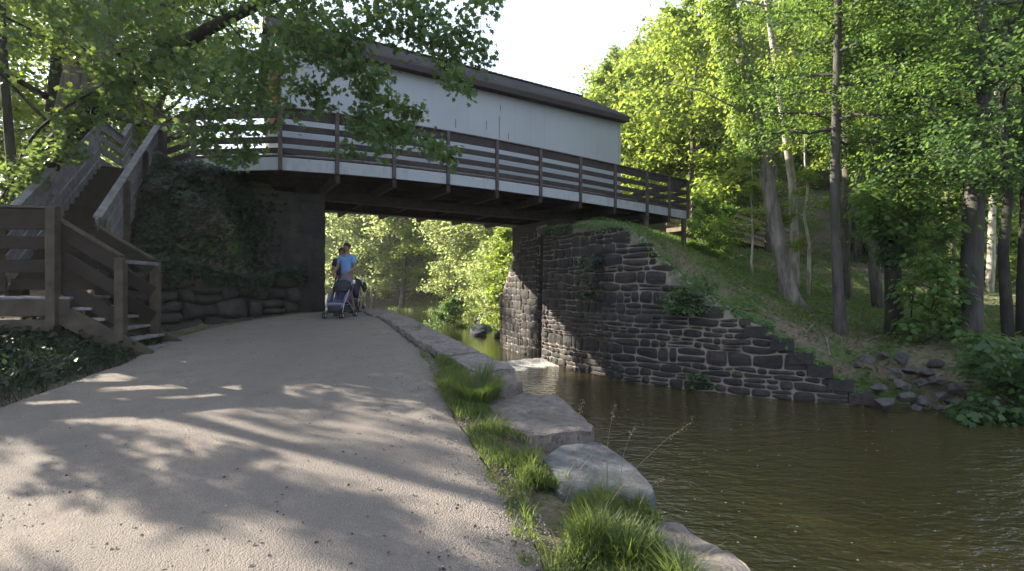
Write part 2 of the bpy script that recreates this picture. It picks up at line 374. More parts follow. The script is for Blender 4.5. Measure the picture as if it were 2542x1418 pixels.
def grade(a, b, step, far):
    g = list(np.arange(a, b, step)); s = step
    lo = a; hi = g[-1]
    while hi < far: s *= 1.09; hi += s; g.append(hi)
    s = step; pre = []
    while lo > -far: s *= 1.09; lo -= s; pre.append(lo)
    return np.array(pre[::-1]+g)
gx = grade(-14, 17, .24, 320); gy = grade(-3, 27, .24, 330)
XX, YY = np.meshgrid(gx, gy); P = np.c_[XX.ravel(), YY.ravel()]
H = np.concatenate([ground_h(P[i:i+20000]) for i in range(0, len(P), 20000)])
rng = np.random.default_rng(3)
H = H+np.array([noise.noise(Vector((x*.8, y*.8, 3))) for x, y in P])*.06*(np.abs(H+2.4) > .2)
nx, ny = len(gx), len(gy); idx = np.arange(nx*ny).reshape(ny, nx)
F = np.stack([idx[:-1, :-1], idx[:-1, 1:], idx[1:, 1:], idx[1:, :-1]], -1).reshape(-1, 4)
me = np_mesh('ground', np.c_[P, H], F); me.polygons.foreach_set('use_smooth', [True]*len(F))
tag(link('ground', me, M['ground']), kind='structure')

# ------------------------------------------------------------------ path
def resample(pl, ys):
    pl = sorted(pl, key=lambda p: p[1]); return np.interp(ys, [p[1] for p in pl], [p[0] for p in pl])
ys = np.r_[np.arange(-8, 16, .12), np.arange(16, 40, .6)]
xl = resample(PL, ys); xr = resample(LEFT, ys)
PATH_R = [(1.2, -12), (.9, -3), (.45, 1.2), (.20, 2.6), (.07, 3.2), (-.1, 3.7), (-.33, 4.3), (-.62, 5.2), (-1.05, 6.6), (-1.5, 8.1), (-2.75, 11.0), (-3.2, 12.0), (-6.1, 16.5), (-9.6, 22), (-16.6, 31), (-31, 44)]
xr = resample(PATH_R, ys)
ts = np.linspace(0, 1, 46)
V = []
for j, y in enumerate(ys):
    wob = .10*noise.noise(Vector((0, y*.9, 7))); wo2 = .07*noise.noise(Vector((5, y*1.7, 1)))+.04*noise.noise(Vector((5, y*6, 1)))
    for t in ts:
        x = (xl[j]+wob)*(1-t)+(xr[j]+wo2)*t
        z = float(zp(y))+.015*noise.noise(Vector((x*1.2, y*1.2, 0)))+.006*noise.noise(Vector((x*6, y*6, 0)))-(.05*(max(0, .03-min(t, 1-t))/.03))
        V.append((x, y, z+.01))
n = len(ts); F = [(j*n+i, j*n+i+1, (j+1)*n+i+1, (j+1)*n+i) for j in range(len(ys)-1) for i in range(n-1)]
me = np_mesh('path', V, F); me.polygons.foreach_set('use_smooth', [True]*len(F))
tag(link('path', me, M['path']), kind='structure')
# loose gravel lying on the path
rng = np.random.default_rng(11)
def pebbles(n, seed):
    g = np.random.default_rng(seed); out = MB()
    vs = []; fs = []
    for i in range(n):
        y = 2.2+9*g.random()**1.6; x0 = np.interp(y, ys, xl)+.1; x1 = np.interp(y, ys, xr)+.1
        t = g.random(); t = t if g.random() < .5 else (1-.12*g.random()**2)
        x = x0+(x1-x0)*t; r = .004+.009*g.random()**2.5; z = float(zp(y))+.012
        a = g.random()*6.28; c, s_ = math.cos(a), math.sin(a); k = len(vs)
        for dx, dy, dz in ((1, 0, 0), (0, .8, 0), (-1, .1, 0), (0, -.7, 0), (.3, .1, .7), (-.3, -.1, .6)):
            vs.append((x+r*(dx*c-dy*s_), y+r*(dx*s_+dy*c), z+r*dz))
        fs += [(k, k+1, k+4), (k+1, k+2, k+5), (k+1, k+5, k+4), (k+2, k+3, k+5), (k+3, k, k+4), (k+3, k+4, k+5)]
    return np_mesh('gravel', vs, fs)
tag(link('gravel', pebbles(5000, 5), M['gravel_bit']), 'loose pale grit scattered over the gravel path', 'gravel', kind='stuff')

# ------------------------------------------------------------------ water
def sheet(name, poly, z, m):
    mb = MB(); mb.add([(x, y, z) for x, y in poly], [tuple(range(len(poly)))]); o = mb.build(name, m); tag(o, kind='structure'); return o
wl = UV(u_at(1342, 1.05)+.25, 1.05); weirR = Vector((1.2, 16.86, 0)); weirL = weirR-D*6.6
low = [(x, y) for x, y in [(4, -14), (1.9, -3), (1.3, 1.2), (1.1, 2.6), (.9, 3.65), (.66, 5.0), (0, 6.6), (-.8, 8.0), (-2.5, 11.3)]]+[(weirL.x, weirL.y), (weirR.x, weirR.y), (3.1, 14.0), (4.5, 12.9), (6.1, 11.9), (8.0, 11.2), (9.6, 11.2), (12, 10.8), (16, 9.5), (22, 6.8), (28, 0), (34, -9), (40, -14)]
sheet('canal_water', low, ZW, M['water'])
up = [(weirL.x, weirL.y), (weirR.x, weirR.y), (1.2, 19.5), (0, 26), (-1.8, 37), (-8, 48), (-24, 60), (-72, 88), (-76, 70), (-32, 43), (-17, 30.5), (-10, 21.5), (-6.2, 16.4)]
sheet('upper_canal_water', up[::-1], ZU, M['water_upper'])
# the low sill the upper water spills over, and its foam
sill = T('weir_sill', 'low timber sill across the canal with water spilling over it', 'weir', (weirR.x, weirR.y, ZU))
MB().beam(weirR+UP*(ZU-.24), weirL+UP*(ZU-.24), .22, .46).build('sill_beam', M['beam_wood'], sill)
fm = []; g = np.random.default_rng(8); ff = []
for i in range(60):
    for j in range(12):
        a = weirL+(weirR-weirL)*(i/59); q = a-N*(.12+.085*j*(1+.15*math.sin(i*.9)))
        z = ZU+.02-(.13*min(1, j/4))+.035*g.random()*(1 if j < 9 else .2)-(.03 if j == 11 else 0)
        fm.append((q.x, q.y, z))
for i in range(59):
    for j in range(11): ff.append((i*12+j, i*12+j+1, (i+1)*12+j+1, (i+1)*12+j))
tag(link('foam', np_mesh('foam', fm, ff), M['foam']), 'white broken water below the sill', 'foam', kind='stuff')

# ------------------------------------------------------------------ masonry
def masonry(frame, length, z0, topf, course, width, seed, gap=.012, bulge=.03, jit=.03, depth=.12, batter=0.0, botf=None):
    """frame(s) -> point, along, outward. Separate blocks in rough courses; each has its own broken face."""
    g = np.random.default_rng(seed); vs = []; fs = []
    z = z0; ci = 0
    def wav(i, s): return jit*noise.noise(Vector((s*1.3, i*7.1, seed)))*1.6
    while z < 6:
        hgt = course[0]+(course[1]-course[0])*g.random(); s = -g.random()*width[1]*.6; any_ = False
        while s < length:
            w = width[0]+(width[1]-width[0])*g.random()**1.3
            s0, s1 = max(0, s), min(length, s+w); s += w
            if s1-s0 < .06: continue
            sm = (s0+s1)/2; top = topf(sm)
            if z+hgt*.6 > top: continue
            any_ = True
            split = g.random() < .24 and hgt > course[0]*1.15
            zr = [(z, z+hgt)] if not split else [(z, z+hgt*.52), (z+hgt*.52, z+hgt)]
            for za, zb in zr:
                k0 = len(vs); nu, nv = 5, 4; off = (g.random()-.4)*bulge
                ti, tb = (g.random()-.5)*jit*.7, (g.random()-.5)*jit*.7
                sd = g.random()*50
                for j in range(nv):
                    for i in range(nu):
                        fu, fv = i/(nu-1), j/(nv-1)
                        ss = s0+gap+(s1-s0-2*gap)*fu+(ti if i in (0,) else 0)*(fv-.5)*2+(tb if i == nu-1 else 0)*(fv-.5)*2
                        lo = za+(wav(ci, ss) if za == z else 0)+gap*.8; hi = zb+(wav(ci+1, ss) if zb == z+hgt else 0)-gap*.8
                        if botf: lo = max(lo, botf(ss))
                        edge = (i in (0, nu-1)) or (j in (0, nv-1)); corner = (i in (0, nu-1)) and (j in (0, nv-1))
                        zz = lo+(hi-lo)*fv
                        o_ = off+(0 if edge else bulge*(.6+.8*noise.noise(Vector((ss*5, zz*5, sd)))))-(.012 if corner else 0)
                        if corner: ss += (.018 if i == 0 else -.018); zz += (.014 if j == 0 else -.014)
                        ss = min(max(ss, 0), length)
                        p, d_, n_ = frame(ss); q = p+n_*(o_-batter*(zz-z0)); vs.append((q.x, q.y, zz))
                for j in range(nv-1):
                    for i in range(nu-1): a = k0+j*nu+i; fs.append((a, a+1, a+nu+1, a+nu))
                # returns into the wall
                rim = [i for i in range(nu)]+[j*nu+nu-1 for j in range(1, nv)]+[(nv-1)*nu+i for i in range(nu-2, -1, -1)]+[j*nu for j in range(nv-2, 0, -1)]
                k1 = len(vs)
                for r_ in rim:
                    x, y, zz = vs[k0+r_]; p, d_, n_ = frame(min(max(sm, 0), length)); vs.append((x-n_.x*depth, y-n_.y*depth, zz))
                for a in range(len(rim)):
                    b = (a+1) % len(rim); fs.append((k0+rim[b], k0+rim[a], k1+a, k1+b))
        z += hgt; ci += 1
        if not any_: break
    return vs, fs
def core(frame, length, z0, topf, thick, inset=.02, batter=0.0, step=.22):
    vs = []; fs = []; n = max(2, int(length/step))
    for i in range(n+1):
        s = length*i/n; p, d_, n_ = frame(s); t = topf(s)-.03
        for o_, z in ((-inset, z0), (-inset-batter*(t-z0), t), (-thick, t), (-thick, z0)): q = p+n_*o_; vs.append((q.x, q.y, z))
    for i in range(n):
        for k in range(4): a = i*4; fs.append((a+k, a+(k+1) % 4, a+4+(k+1) % 4, a+4+k))
    fs += [(0, 1, 2, 3), (4*n+3, 4*n+2, 4*n+1, 4*n)]
    return vs, fs
def mb_of(vf): m = MB(); m.v = list(vf[0]); m.f = list(vf[1]); return m
def line_frame(a, b):
    a = Vector((a[0], a[1], 0)); b = Vector((b[0], b[1], 0)); d = (b-a).normalized(); n = Vector((d.y, -d.x, 0)); return (lambda s: (a+d*s, d, n)), (b-a).length

# right lock wall, flaring out toward us
wall = T('lock_wall', 'curving dark rubble stone canal wall with pale mortar joints under the right end of the bridge', 'stone wall', (2.65, 13.75, ZW))
mb_of(masonry(smooth_wall, WALL_LEN, -1.6, wtop, (.12, .33), (.18, .78), 21, gap=.018, bulge=.045, jit=.055, batter=.02)).build('stonework', M['wall_stone'], wall)
mb_of(core(smooth_wall, WALL_LEN, -2.3, wtop, .75, .012, .02)).build('mortar_bed', M['mortar'], wall)
# square quoin blocks at the wall's corner and flat caps on the stepped end
cap = MB()
for px, z in ((1875, .52), (1940, .24), (1988, -.03), (2035, -.30), (2085, -.57), (2140, -.84)):
    best = min(np.linspace(0, WALL_LEN, 400), key=lambda s: abs(CX+FPX*wall_at(s)[0].x/wall_at(s)[0].y-px)); p, d_, n_ = smooth_wall(best)
    cap.box(p+n_*(-.22)+UP*(z-.10), d_*.24, n_*.27, UP*.125)
cap.build('step_cap', M['wall_stone'], wall)
# pilaster upstream of the gate slot, and the wing beyond it
pA = Vector((.98, 16.8, 0)); nd_ = N
frp, Lp = line_frame((pA.x+N.x*1.25, pA.y+N.y*1.25), (pA.x+N.x*.22, pA.y+N.y*.22))
pil = T('gate_pier', 'narrow stone pier beyond the vertical gate slot in the canal wall', 'pier', (pA.x+N.x*.7, pA.y+N.y*.7, ZW))
fl = lambda s: (frp(s)[0]-D*.0, frp(s)[1], -D)
mb_of(masonry(fl, Lp, -1.6, lambda s: 3.35, (.2, .34), (.3, .6), 4, gap=.014, batter=-.0)).build('stonework', M['wall_stone'], pil)
pc = pA+N*.735+D*.46; MB().box(pc+UP*.5, D*.44, N*.505, UP*2.83).build('core', M['mortar'], pil)
fr2, L2 = line_frame((pA.x+N.x*.22, pA.y+N.y*.22), (pA.x+N.x*.22+D.x*.9, pA.y+N.y*.22+D.y*.9))
mb_of(masonry(fr2, L2, -1.6, lambda s: 3.35, (.2, .34), (.3, .5), 6)).build('return_face', M['wall_stone'], pil)
bt = MB()
fr3, L3 = line_frame((pA.x+N.x*3.4+D.x*.35, pA.y+N.y*3.4+D.y*.35), (pA.x+N.x*1.25, pA.y+N.y*1.25))
fl3 = lambda s: (fr3(s)[0], fr3(s)[1], -D)
tp3 = lambda s: 1.0+2.3*(s/L3)**1.0
mb_of(masonry(fl3, L3, -1.6, tp3, (.2, .34), (.3, .6), 14)).build('wing_face', M['wall_stone'], pil)
mb_of(core(fl3, L3, -2.3, tp3, .8)).build('wing_core', M['mortar'], pil)
st = MB(); st.beam(pA+N*.12-D*.03+UP*-1.3, pA+N*.12-D*.03+UP*3.4, .08, .10); st.build('gate_track', M['rust'], pil)
MB().box(pA+N*.11+D*.5+UP*.9, D*.35, N*.12, UP*2.5).build('slot_back', M['soil'], pil)
# abutment mass under the right end of the deck
ab = T('bridge_abutment', 'dark stone bearing block on top of the canal wall under the deck', 'abutment', tuple(pA+D*1.5+N*2+UP*2))
MB().box(UV(10.3, 2.6, 3.1), D*1.25, N*1.5, UP*.78).build('block', M['dark_stone'], ab)

# left abutment beside the path
A0 = Vector((-5.01, 13.19, 0))
frl, Ll = line_frame(tuple((A0-D*2.3)[:2]), tuple(A0[:2]))
la = T('stone_abutment', 'tall dark squared stone abutment rising beside the path under the bridge', 'abutment', (A0.x, A0.y, .75))
mb_of(masonry(frl, Ll, .3, lambda s: 3.98, (.42, .60), (.6, 1.1), 31, gap=.006, bulge=.012, jit=.008)).build('stonework', M['abutment_stone'], la)
fr_s, Ls = line_frame(tuple(A0[:2]), tuple((A0+N*7)[:2]))
mb_of(masonry(fr_s, Ls, .1, lambda s: 3.98, (.42, .60), (.6, 1.1), 32, gap=.006, bulge=.012, jit=.008)).build('side_stonework', M['abutment_stone'], la)
MB().box(A0-D*1.6+N*3.5+UP*1.95, D*1.58, N*3.48, UP*1.98).build('core', M['abutment_stone'], la)

# dry stone retaining wall below the ivy
RW = [(-7.35, 9.05), (-6.95, 9.7), (-6.75, 10.6), (-6.3, 11.5), (-5.75, 12.35), (-5.45, 12.95)]
def rw_frame(s):
    L = 0
    for a, b in zip(RW[:-1], RW[1:]):
        l = math.hypot(b[0]-a[0], b[1]-a[1])
        if s <= L+l or b == RW[-1]:
            t = (s-L)/l; d = Vector((b[0]-a[0], b[1]-a[1], 0)).normalized(); return Vector((a[0]+(b[0]-a[0])*t, a[1]+(b[1]-a[1])*t, 0)), d, Vector((d.y, -d.x, 0))
        L += l
RWL = sum(math.hypot(b[0]-a[0], b[1]-a[1]) for a, b in zip(RW[:-1], RW[1:]))
rw = T('retaining_wall', 'low dry stone wall of big grey boulders below the ivy bank', 'stone wall', (-6.3, 11.5, .7))
rwt = lambda s: 1.62+.16*math.sin(s*1.7)
mb_of(masonry(rw_frame, RWL, .35, rwt, (.24, .42), (.35, .95), 9, gap=.02, bulge=.09, jit=.09, depth=.25, batter=.12)).build('boulders', M['dark_stone'], rw, True)
mb_of(core(rw_frame, RWL, .2, rwt, .55, .1, .12)).build('backing', M['soil'], rw)

# left canal wall under the coping
LWP = [(1.22, 2.6), (1.04, 3.65), (.80, 5.0), (.12, 6.6), (-.66, 8.1), (-2.3, 11.3), (-5.5, 16.6)]
def lw_frame(s):
    pl = [(1.45, .2)]+LWP; L = 0
    for a, b in zip(pl[:-1], pl[1:]):
        l = math.hypot(b[0]-a[0], b[1]-a[1])
        if s <= L+l or b == pl[-1]:
            t = (s-L)/l; d = Vector((b[0]-a[0], b[1]-a[1], 0)).normalized(); return Vector((a[0]+(b[0]-a[0])*t-.06, a[1]+(b[1]-a[1])*t, 0)), d, Vector((d.y, -d.x, 0))
        L += l
LWL = 18.0
lw = T('towpath_wall', 'stone canal wall dropping from the path edge to the water', 'stone wall', (-.3, 8, ZW))
lwt = lambda s: float(zp(lw_frame(s)[0].y))-.2
mb_of(masonry(lw_frame, LWL, -1.6, lwt, (.22, .36), (.35, .9), 77)).build('stonework', M['wall_stone'], lw)
mb_of(core(lw_frame, LWL, -2.3, lwt, .5)).build('core', M['mortar'], lw)

# ------------------------------------------------------------------ bridge
POSTS = [(695, 268, 422), (836, 283, 433), (977, 304, 446), (1111, 326, 461), (1232, 346, 477), (1340, 366, 490), (1439, 387, 504), (1525, 406, 519), (1604, 425, 532), (1659, 439, 536), (1705, 450, 543)]
br = T('footbridge', 'long raised timber footbridge with brown slatted railing and white side boards', 'bridge', tuple(UV(7, 0, 4.25)))
us = [u_at(p[0]) for p in POSTS]
tops = []
for (px, a, b), u in zip(POSTS, us):
    y = UV(u, 0).y; tops.append((EYE+(HY-a)/FPX*y + EYE+(HY-b)/FPX*y+1.5)/2)
cf = np.polyfit(us, tops, 3); zt = lambda u: float(np.polyval(cf, u))
PR = [(.0, .24), (.38, .155), (.69, .155), (.955, .14)]     # rail boards: top edge below the cap, height
def bay(a, b, za, zb, out, posts=False):
    """rail boards and side board between two posts; out = outward normal"""
    for i, (t, h) in enumerate(PR):
        MB().beam(a-out*.02+UP*(za-t-h/2), b-out*.02+UP*(zb-t-h/2), .04, h).build('rail_board', M['rail_wood'], br)
    MB().beam(a-out*.02+UP*(za+.02), b-out*.02+UP*(zb+.02), .13, .038).build('cap_rail', M['post_wood'], br)
    MB().beam(a-out*.005+UP*(za-1.345), b-out*.005+UP*(zb-1.345), .045, .31).build('side_board', M['fascia'], br)
    MB().beam(a-out*.04+UP*(za-1.145), b-out*.04+UP*(zb-1.145), .12, .05).build('deck_edge', M['post_wood'], br)
for i in range(len(us)-1):
    u0, u1 = us[i], us[i+1]; g0 = .045 if i else .0
    bay(UV(u0+.0, 0), UV(u1-.0, 0), zt(u0), zt(u1), -N)
for i, u in enumerate(us):
    z = zt(u); down = 1.5
    MB().beam(UV(u, -.045, z-down), UV(u, -.045, z+.0), .095, .09, D).build('post', M['post_wood'], br)
L1 = Vector((-7.75, 11.95, 0)); L0 = UV(us[0], 0); L2_ = Vector((-9.1, 12.9, 0))
for a, b in ((L1, L0), (L2_, L1)):
    o_ = Vector(((b-a).y, -(b-a).x, 0)).normalized(); bay(a, b, zt(us[0])+.0, zt(us[0])+.0, o_)
for p in (L1, L2_): MB().beam(p+UP*(zt(us[0])-1.5)-N*.04, p+UP*zt(us[0])-N*.04, .095, .09, D).build('post', M['post_wood'], br)
ztp = lambda u: zt(min(max(u, us[0]), us[-1]))
for i in range(len(us)-1):      # cross beams under the deck
    if i == 0: continue
    u = us[i]; z = ztp(u)-1.5-.115
    MB().beam(UV(u+.02, -.02, z), UV(u+.02, 6.7, z-.02), .11, .22).build('cross_beam', M['beam_wood'], br)
for v in (.55, 1.2, 2.0, 2.9, 3.8, 4.7, 5.6, 6.5):
    m = MB()
    for a, b in zip(us[:-1], us[1:]): m.beam(UV(a, v, ztp(a)-1.27), UV(b, v, ztp(b)-1.27), .06, .2)
    m.build('stringer', M['beam_wood'], br)
for v, z in ((2.0, 4.10), (4.6, 4.22)):
    MB().beam(UV(.6, v, z), UV(10.6, v, z-.04), .22, .3).build('girder', M['beam_wood'], br)
dk = MB()
for a, b in zip(us[:-1], us[1:]): dk.box((UV(a, 3.45, ztp(a)-1.14)+UV(b, 3.45, ztp(b)-1.14))/2, D*((b-a)/2+.001), N*3.4, UP*.028)
zd = zt(us[0])-1.14; pd = [Vector((-9.15, 12.95, zd)), Vector((-7.75, 11.98, zd)), UV(us[0], .03, zd), UV(us[0], 6.85, zd), Vector((-11.5, 16.5, zd))]; dk.add(pd+[p-UP*.05 for p in pd], [(0, 1, 2, 3, 4), (9, 8, 7, 6, 5), (0, 5, 6, 1), (1, 6, 7, 2), (2, 7, 8, 3), (3, 8, 9, 4), (4, 9, 5, 0)])
dk.build('deck', M['beam_wood'], br)
for i in range(len(us)-1): MB().beam(UV(us[i], 6.9, ztp(us[i])-1.345), UV(us[i+1], 6.9, ztp(us[i+1])-1.345), .045, .42).build('side_board', M['fascia'], br)
# end railing at the far right and back railing beyond the house
uE = us[-1]
for va, vb in ((0, 1.5), (1.5, 2.9)):
    for t, h in PR: MB().beam(UV(uE-.02, va, zt(uE)-t-h/2), UV(uE-.02, vb, zt(uE)-t-h/2-.02), .04, h).build('rail_board', M['rail_wood'], br)
for k in range(2):
    a, b = 13.3+k*1.45, 13.3+(k+1)*1.45-.1
    for t, h in PR: MB().beam(UV(a, 6.8, zt(uE)-t-h/2), UV(b, 6.8, zt(uE)-t-h/2), .04, h).build('rail_board', M['rail_wood'], br)
for v in (2.9, 6.8): MB().beam(UV(uE, v, zt(uE)-1.5), UV(uE, v, zt(uE)), .095, .09).build('post', M['post_wood'], br)
for px, v, foot, r in ((1604, .05, 3.12, .17), (1592, 1.6, 3.3, .2), (1697, .05, 2.6, .19)):
    u = u_at(px, v); zg = foot+.28
    MB().beam(UV(u, v, zg), UV(u, v, ztp(u)-1.5), .14, .14, D).build('support_post', M['post_wood'], br)
    m = MB(); p = UV(u, v); q = []
    for z, s_ in ((foot-.5, r*1.15), (foot, r), (zg, r*.62)):
        q += [p+D*(i*s_)+N*(j*s_)+UP*z for i, j in ((-1, -1), (1, -1), (1, 1), (-1, 1))]
    m.add(q, [(i, (i+1) % 4, 4+(i+1) % 4, 4+i) for i in range(4)]+[(4+i, 4+(i+1) % 4, 8+(i+1) % 4, 8+i) for i in range(4)]+[(8, 9, 10, 11)])
    m.build('footing', M['concrete'], br)

# ------------------------------------------------------------------ gate house on the deck
ho = T('gate_house', 'long windowless white sided building with dark shingle roof standing on the footbridge', 'building', tuple(UV(6.4, 4, 4.6)))
u0, u1, v0, v1 = .2, 12.6, 1.6, 6.6; zb, ze = 4.62, 8.33; vm = (v0+v1)/2; zr = 9.8
def siding(m, a, b, z0, z1a, z1b, out, w=.61):
    L = (b-a).length; d = (b-a)/L; n = int(round(L/w)); w = L/n; g = .0025; t = .003
    for i in range(n):
        s0, s1 = i*w, (i+1)*w
        f = lambda s: z1a+(z1b-z1a)*s/L
        p = [a+d*s0, a+d*(s1-g), a+d*(s1-g), a+d*s1]
        o_ = [t, t, 0, 0]; ss = [s0, s1-g, s1-g, s1]
        vs = [q_+out*k+UP*z0 for q_, k in zip(p, o_)]+[q_+out*k+UP*f(s) for q_, k, s in zip(p, o_, ss)]
        m.add(vs, [(0, 1, 5, 4), (1, 2, 6, 5), (2, 3, 7, 6)])
m = MB(); siding(m, UV(u0, v0), UV(u1, v0), zb, ze, ze, -N); siding(m, UV(u1, v1), UV(u0, v1), zb, ze, ze, N)
for u, o_, (va, vb) in ((u0, -D, (v1, v0)), (u1, D, (v0, v1))):
    siding(m, UV(u, va), UV(u, vm), zb, ze, zr-.03, o_); siding(m, UV(u, vm), UV(u, vb), zb, zr-.03, ze, o_)
m.build('wall', M['siding'], ho)
for i, (px, a, b) in enumerate(((1131, 296, 318), (1207, 300, 322), (1239, 290, 345), (1242, 262, 275), (1262, 332, 345))):
    u = u_at(px, v0); y = UV(u, v0).y; za, zb_ = EYE+(HY-a)/FPX*y, EYE+(HY-b)/FPX*y
    MB().box(UV(u, v0-.008, (za+zb_)/2), D*.010, N*.002, UP*((za-zb_)/2)).build('paint_crack', M['post_wood'], ho)
MB().beam(UV(u1-.03, v0-.015, zb), UV(u1-.03, v0-.015, ze), .09, .03, N).build('corner_board', M['siding'], ho)
oh, og = .30, .2
slope = (zr-ze)/(vm-v0)
roof = MB(); uvs = []
for sgn, ve in ((-1, v0-oh), (1, v1+oh)):
    zE = ze-slope*oh+.10; a, b = UV(u0-og, ve, zE), UV(u1+og, ve, zE); c, d = UV(u1+og, vm, zr+.12), UV(u0-og, vm, zr+.12)
    if sgn > 0: a, b, c, d = b, a, d, c
    dn = UP*.05
    roof.add([a, b, c, d, a-dn, b-dn, c-dn, d-dn], [(0, 1, 2, 3), (7, 6, 5, 4), (0, 4, 5, 1), (1, 5, 6, 2), (3, 7, 4, 0)])
ro = roof.build('roof', M['shingle'], ho)
uvl = ro.data.uv_layers.new(name='UVMap')
for lp in ro.data.loops:
    co = ro.data.vertices[lp.vertex_index].co+ho.location; r_ = co-R0; uvl.data[lp.index].uv = (r_.dot(D), abs(r_.dot(N)-vm)*1.2)
zE = ze-slope*oh+.05
MB().beam(UV(u0-og, v0-oh-.018, zE-.09), UV(u1+og, v0-oh-.018, zE-.09), .03, .19).build('eave_board', M['trim'], ho)
MB().beam(UV(u0-og, v1+oh+.018, zE-.09), UV(u1+og, v1+oh+.018, zE-.09), .03, .19).build('eave_board', M['trim'], ho)
MB().add([UV(u0-og, v0-oh, zE-.17), UV(u1+og, v0-oh, zE-.17), UV(u1+og, v0-.013, zE-.165), UV(u0-og, v0-.013, zE-.165)], [(0, 1, 2, 3)]).build('soffit', M['trim'], ho)
for u in (u0-og-.02, u1+og+.02):
    MB().beam(UV(u, v0-oh, zE-.06), UV(u, vm, zr+.03), .035, .19).build('rake_board', M['trim'], ho)
    MB().beam(UV(u, v1+oh, zE-.06), UV(u, vm, zr+.03), .035, .19).build('rake_board', M['trim'], ho)
MB().box(UV(u0-.12, v0+.9, 7.0), D*.03, N*.75, UP*1.0).build('shutter', M['rust'], ho)
# ridge of overlapping cap shingles gives the roof its broken line
rc = MB(); g = np.random.default_rng(2)
for i in range(52):
    u = u0-og+.05+i*.245; rc.box(UV(u, vm, zr+.125+g.random()*.012), D*.135+UP*.012, N*.13, UP*.012)
rc.build('ridge_cap', M['shingle'], ho)
m = MB(); g = np.random.default_rng(4)   # shingle courses
for sgn, ve, vr in ((-1, v0-oh, vm), (1, v1+oh, vm)):
    for k in range(20):
        f0 = k/20; va = ve+(vr-ve)*f0; za = (ze-slope*oh+.10)+(zr+.12-(ze-slope*oh+.10))*f0+.008
        vb = ve+(vr-ve)*(f0+.056); zc = (ze-slope*oh+.10)+(zr+.12-(ze-slope*oh+.10))*(f0+.056)+.004
        s = u0-og
        while s < u1+og-.05:
            w = min(.15+.2*g.random(), u1+og-s); j = g.random()*.008
            m.add([UV(s+.004, va, za+j), UV(s+w-.004, va, za+j), UV(s+w-.004, vb, zc), UV(s+.004, vb, zc)], [(0, 1, 2, 3) if sgn < 0 else (3, 2, 1, 0)]); s += w
m_sh, nt = mat('shingle_tab'); finish(nt, mixc(nt, tex(nt, 30, 4), ramp(nt, island(nt), [(0, (.03, .028, .032)), (.5, (.05, .045, .05)), (1, (.075, .066, .07))]), (.045, .04, .043)), .9)
m.build('shingle_course', m_sh, ho)

# ------------------------------------------------------------------ wooden stair
st = T('wooden_staircase', 'weathered timber staircase with slatted railings climbing from the path to the bridge deck', 'staircase', (-7.6, 8.2, .6))
U_ = Vector((.985, .174, 0)); Vb = Vector((-.174, .985, 0))
F2 = W(300, 865, 7.8); F2.z = 0; F1 = W(140, 700, 7.65); F1.z = 0
FW = 1.0
def sp(name, m, mt): return m.build(name, M[mt], st)
zland = EYE-(740-HY)/FPX*7.65; zbot = .45
# lower flight: front line F1->F2, back line offset
dirf = (F2-F1).normalized(); runf = (F2-F1).length; bk = Vector((-dirf.y, dirf.x, 0))
z2, z1 = EYE+(HY-640)/FPX*7.8, EYE+(HY-545)/FPX*7.65
def railset(a, b, za, zb, boards, mt, capmt=None, off=Vector((0, 0, 0))):
    for t, h in boards: sp('rail_board', MB().beam(a+off+UP*(za-t-h/2), b+off+UP*(zb-t-h/2), .04, h), mt)
    sp('hand_rail', MB().beam(a+off+UP*(za+.02), b+off+UP*(zb+.02), .12, .04), capmt or mt)
bl = [(0, .26), (.46, .2), (.9, .22)]
ext = dirf*.05
sl_ = (z1-z2)/runf
for k, o_ in enumerate((Vector(), bk*FW)):
    wmat = 'stair_red' if k == 0 else 'stair_red'
    railset(F1+o_, F2+o_, z1, z2, bl, wmat, 'stair_wood', bk*(-.05 if k else .05))
    sp('newel_post', MB().beam(F2+o_+UP*(.35), F2+o_+UP*(z2+.0), .13, .13, dirf), 'stair_wood')
    tl = F2+o_+dirf*.42
    sp('stringer', MB().beam(F1+o_-dirf*.0+UP*(zland-.20)-bk*(.03 if k == 0 else -.03), tl+UP*(zbot-.12)-bk*(.03 if k == 0 else -.03), .045, .30), 'stair_wood')
sp('end_rail', MB().beam(F2+UP*(z2-.06)+dirf*.04, F2+bk*FW+UP*(z2-.06)+dirf*.04, .05, .06), 'stair_grey')
nst = 5
for i in range(nst):
    f = (i+1)/nst; p = F1+(F2-F1)*(.16+f*1.05); z = zland-(zland-zbot)*f
    sp('step', MB().beam(p+UP*z, p+bk*FW+UP*z, .30, .045), 'stair_grey')
    sp('riser', MB().beam(p-dirf*.14+UP*(z+.09), p-dirf*.14+bk*FW+UP*(z+.09), .025, .16), 'stair_wood')
# landing
Lw, Ld = 2.6, 1.25
c0 = F1+dirf*.22; cl = F1-dirf*Lw
m = MB()
for i in range(9):
    a = c0+bk*(.02+i*.148); m.beam(a+UP*zland, a-dirf*(Lw+.2)+UP*zland, .14, .04)
sp('landing_deck', m, 'stair_grey')
sp('landing_frame', MB().beam(c0-bk*.04+UP*(zland-.15), cl-bk*.04+UP*(zland-.15), .045, .25), 'stair_wood')
sp('landing_frame', MB().beam(c0+bk*1.3+UP*(zland-.15), cl+bk*1.3+UP*(zland-.15), .045, .25), 'stair_wood')
sp('landing_frame', MB().beam(F1-bk*.04+UP*(zland-.42), cl-bk*.04+UP*(zland-.42), .045, .18), 'stair_wood')
zlr = EYE+(HY-518)/FPX*7.65
railset(F1, cl, zlr, zlr, [(0, .33), (.43, .2), (.8, .2)], 'stair_red', 'stair_wood', bk*.05)
for p, z0 in ((F1, zland-.42), (F1-dirf*1.5, .2), (cl, .2)): sp('newel_post', MB().beam(p+UP*z0-bk*.07, p+UP*zlr-bk*.07, .14, .13, dirf), 'stair_wood')
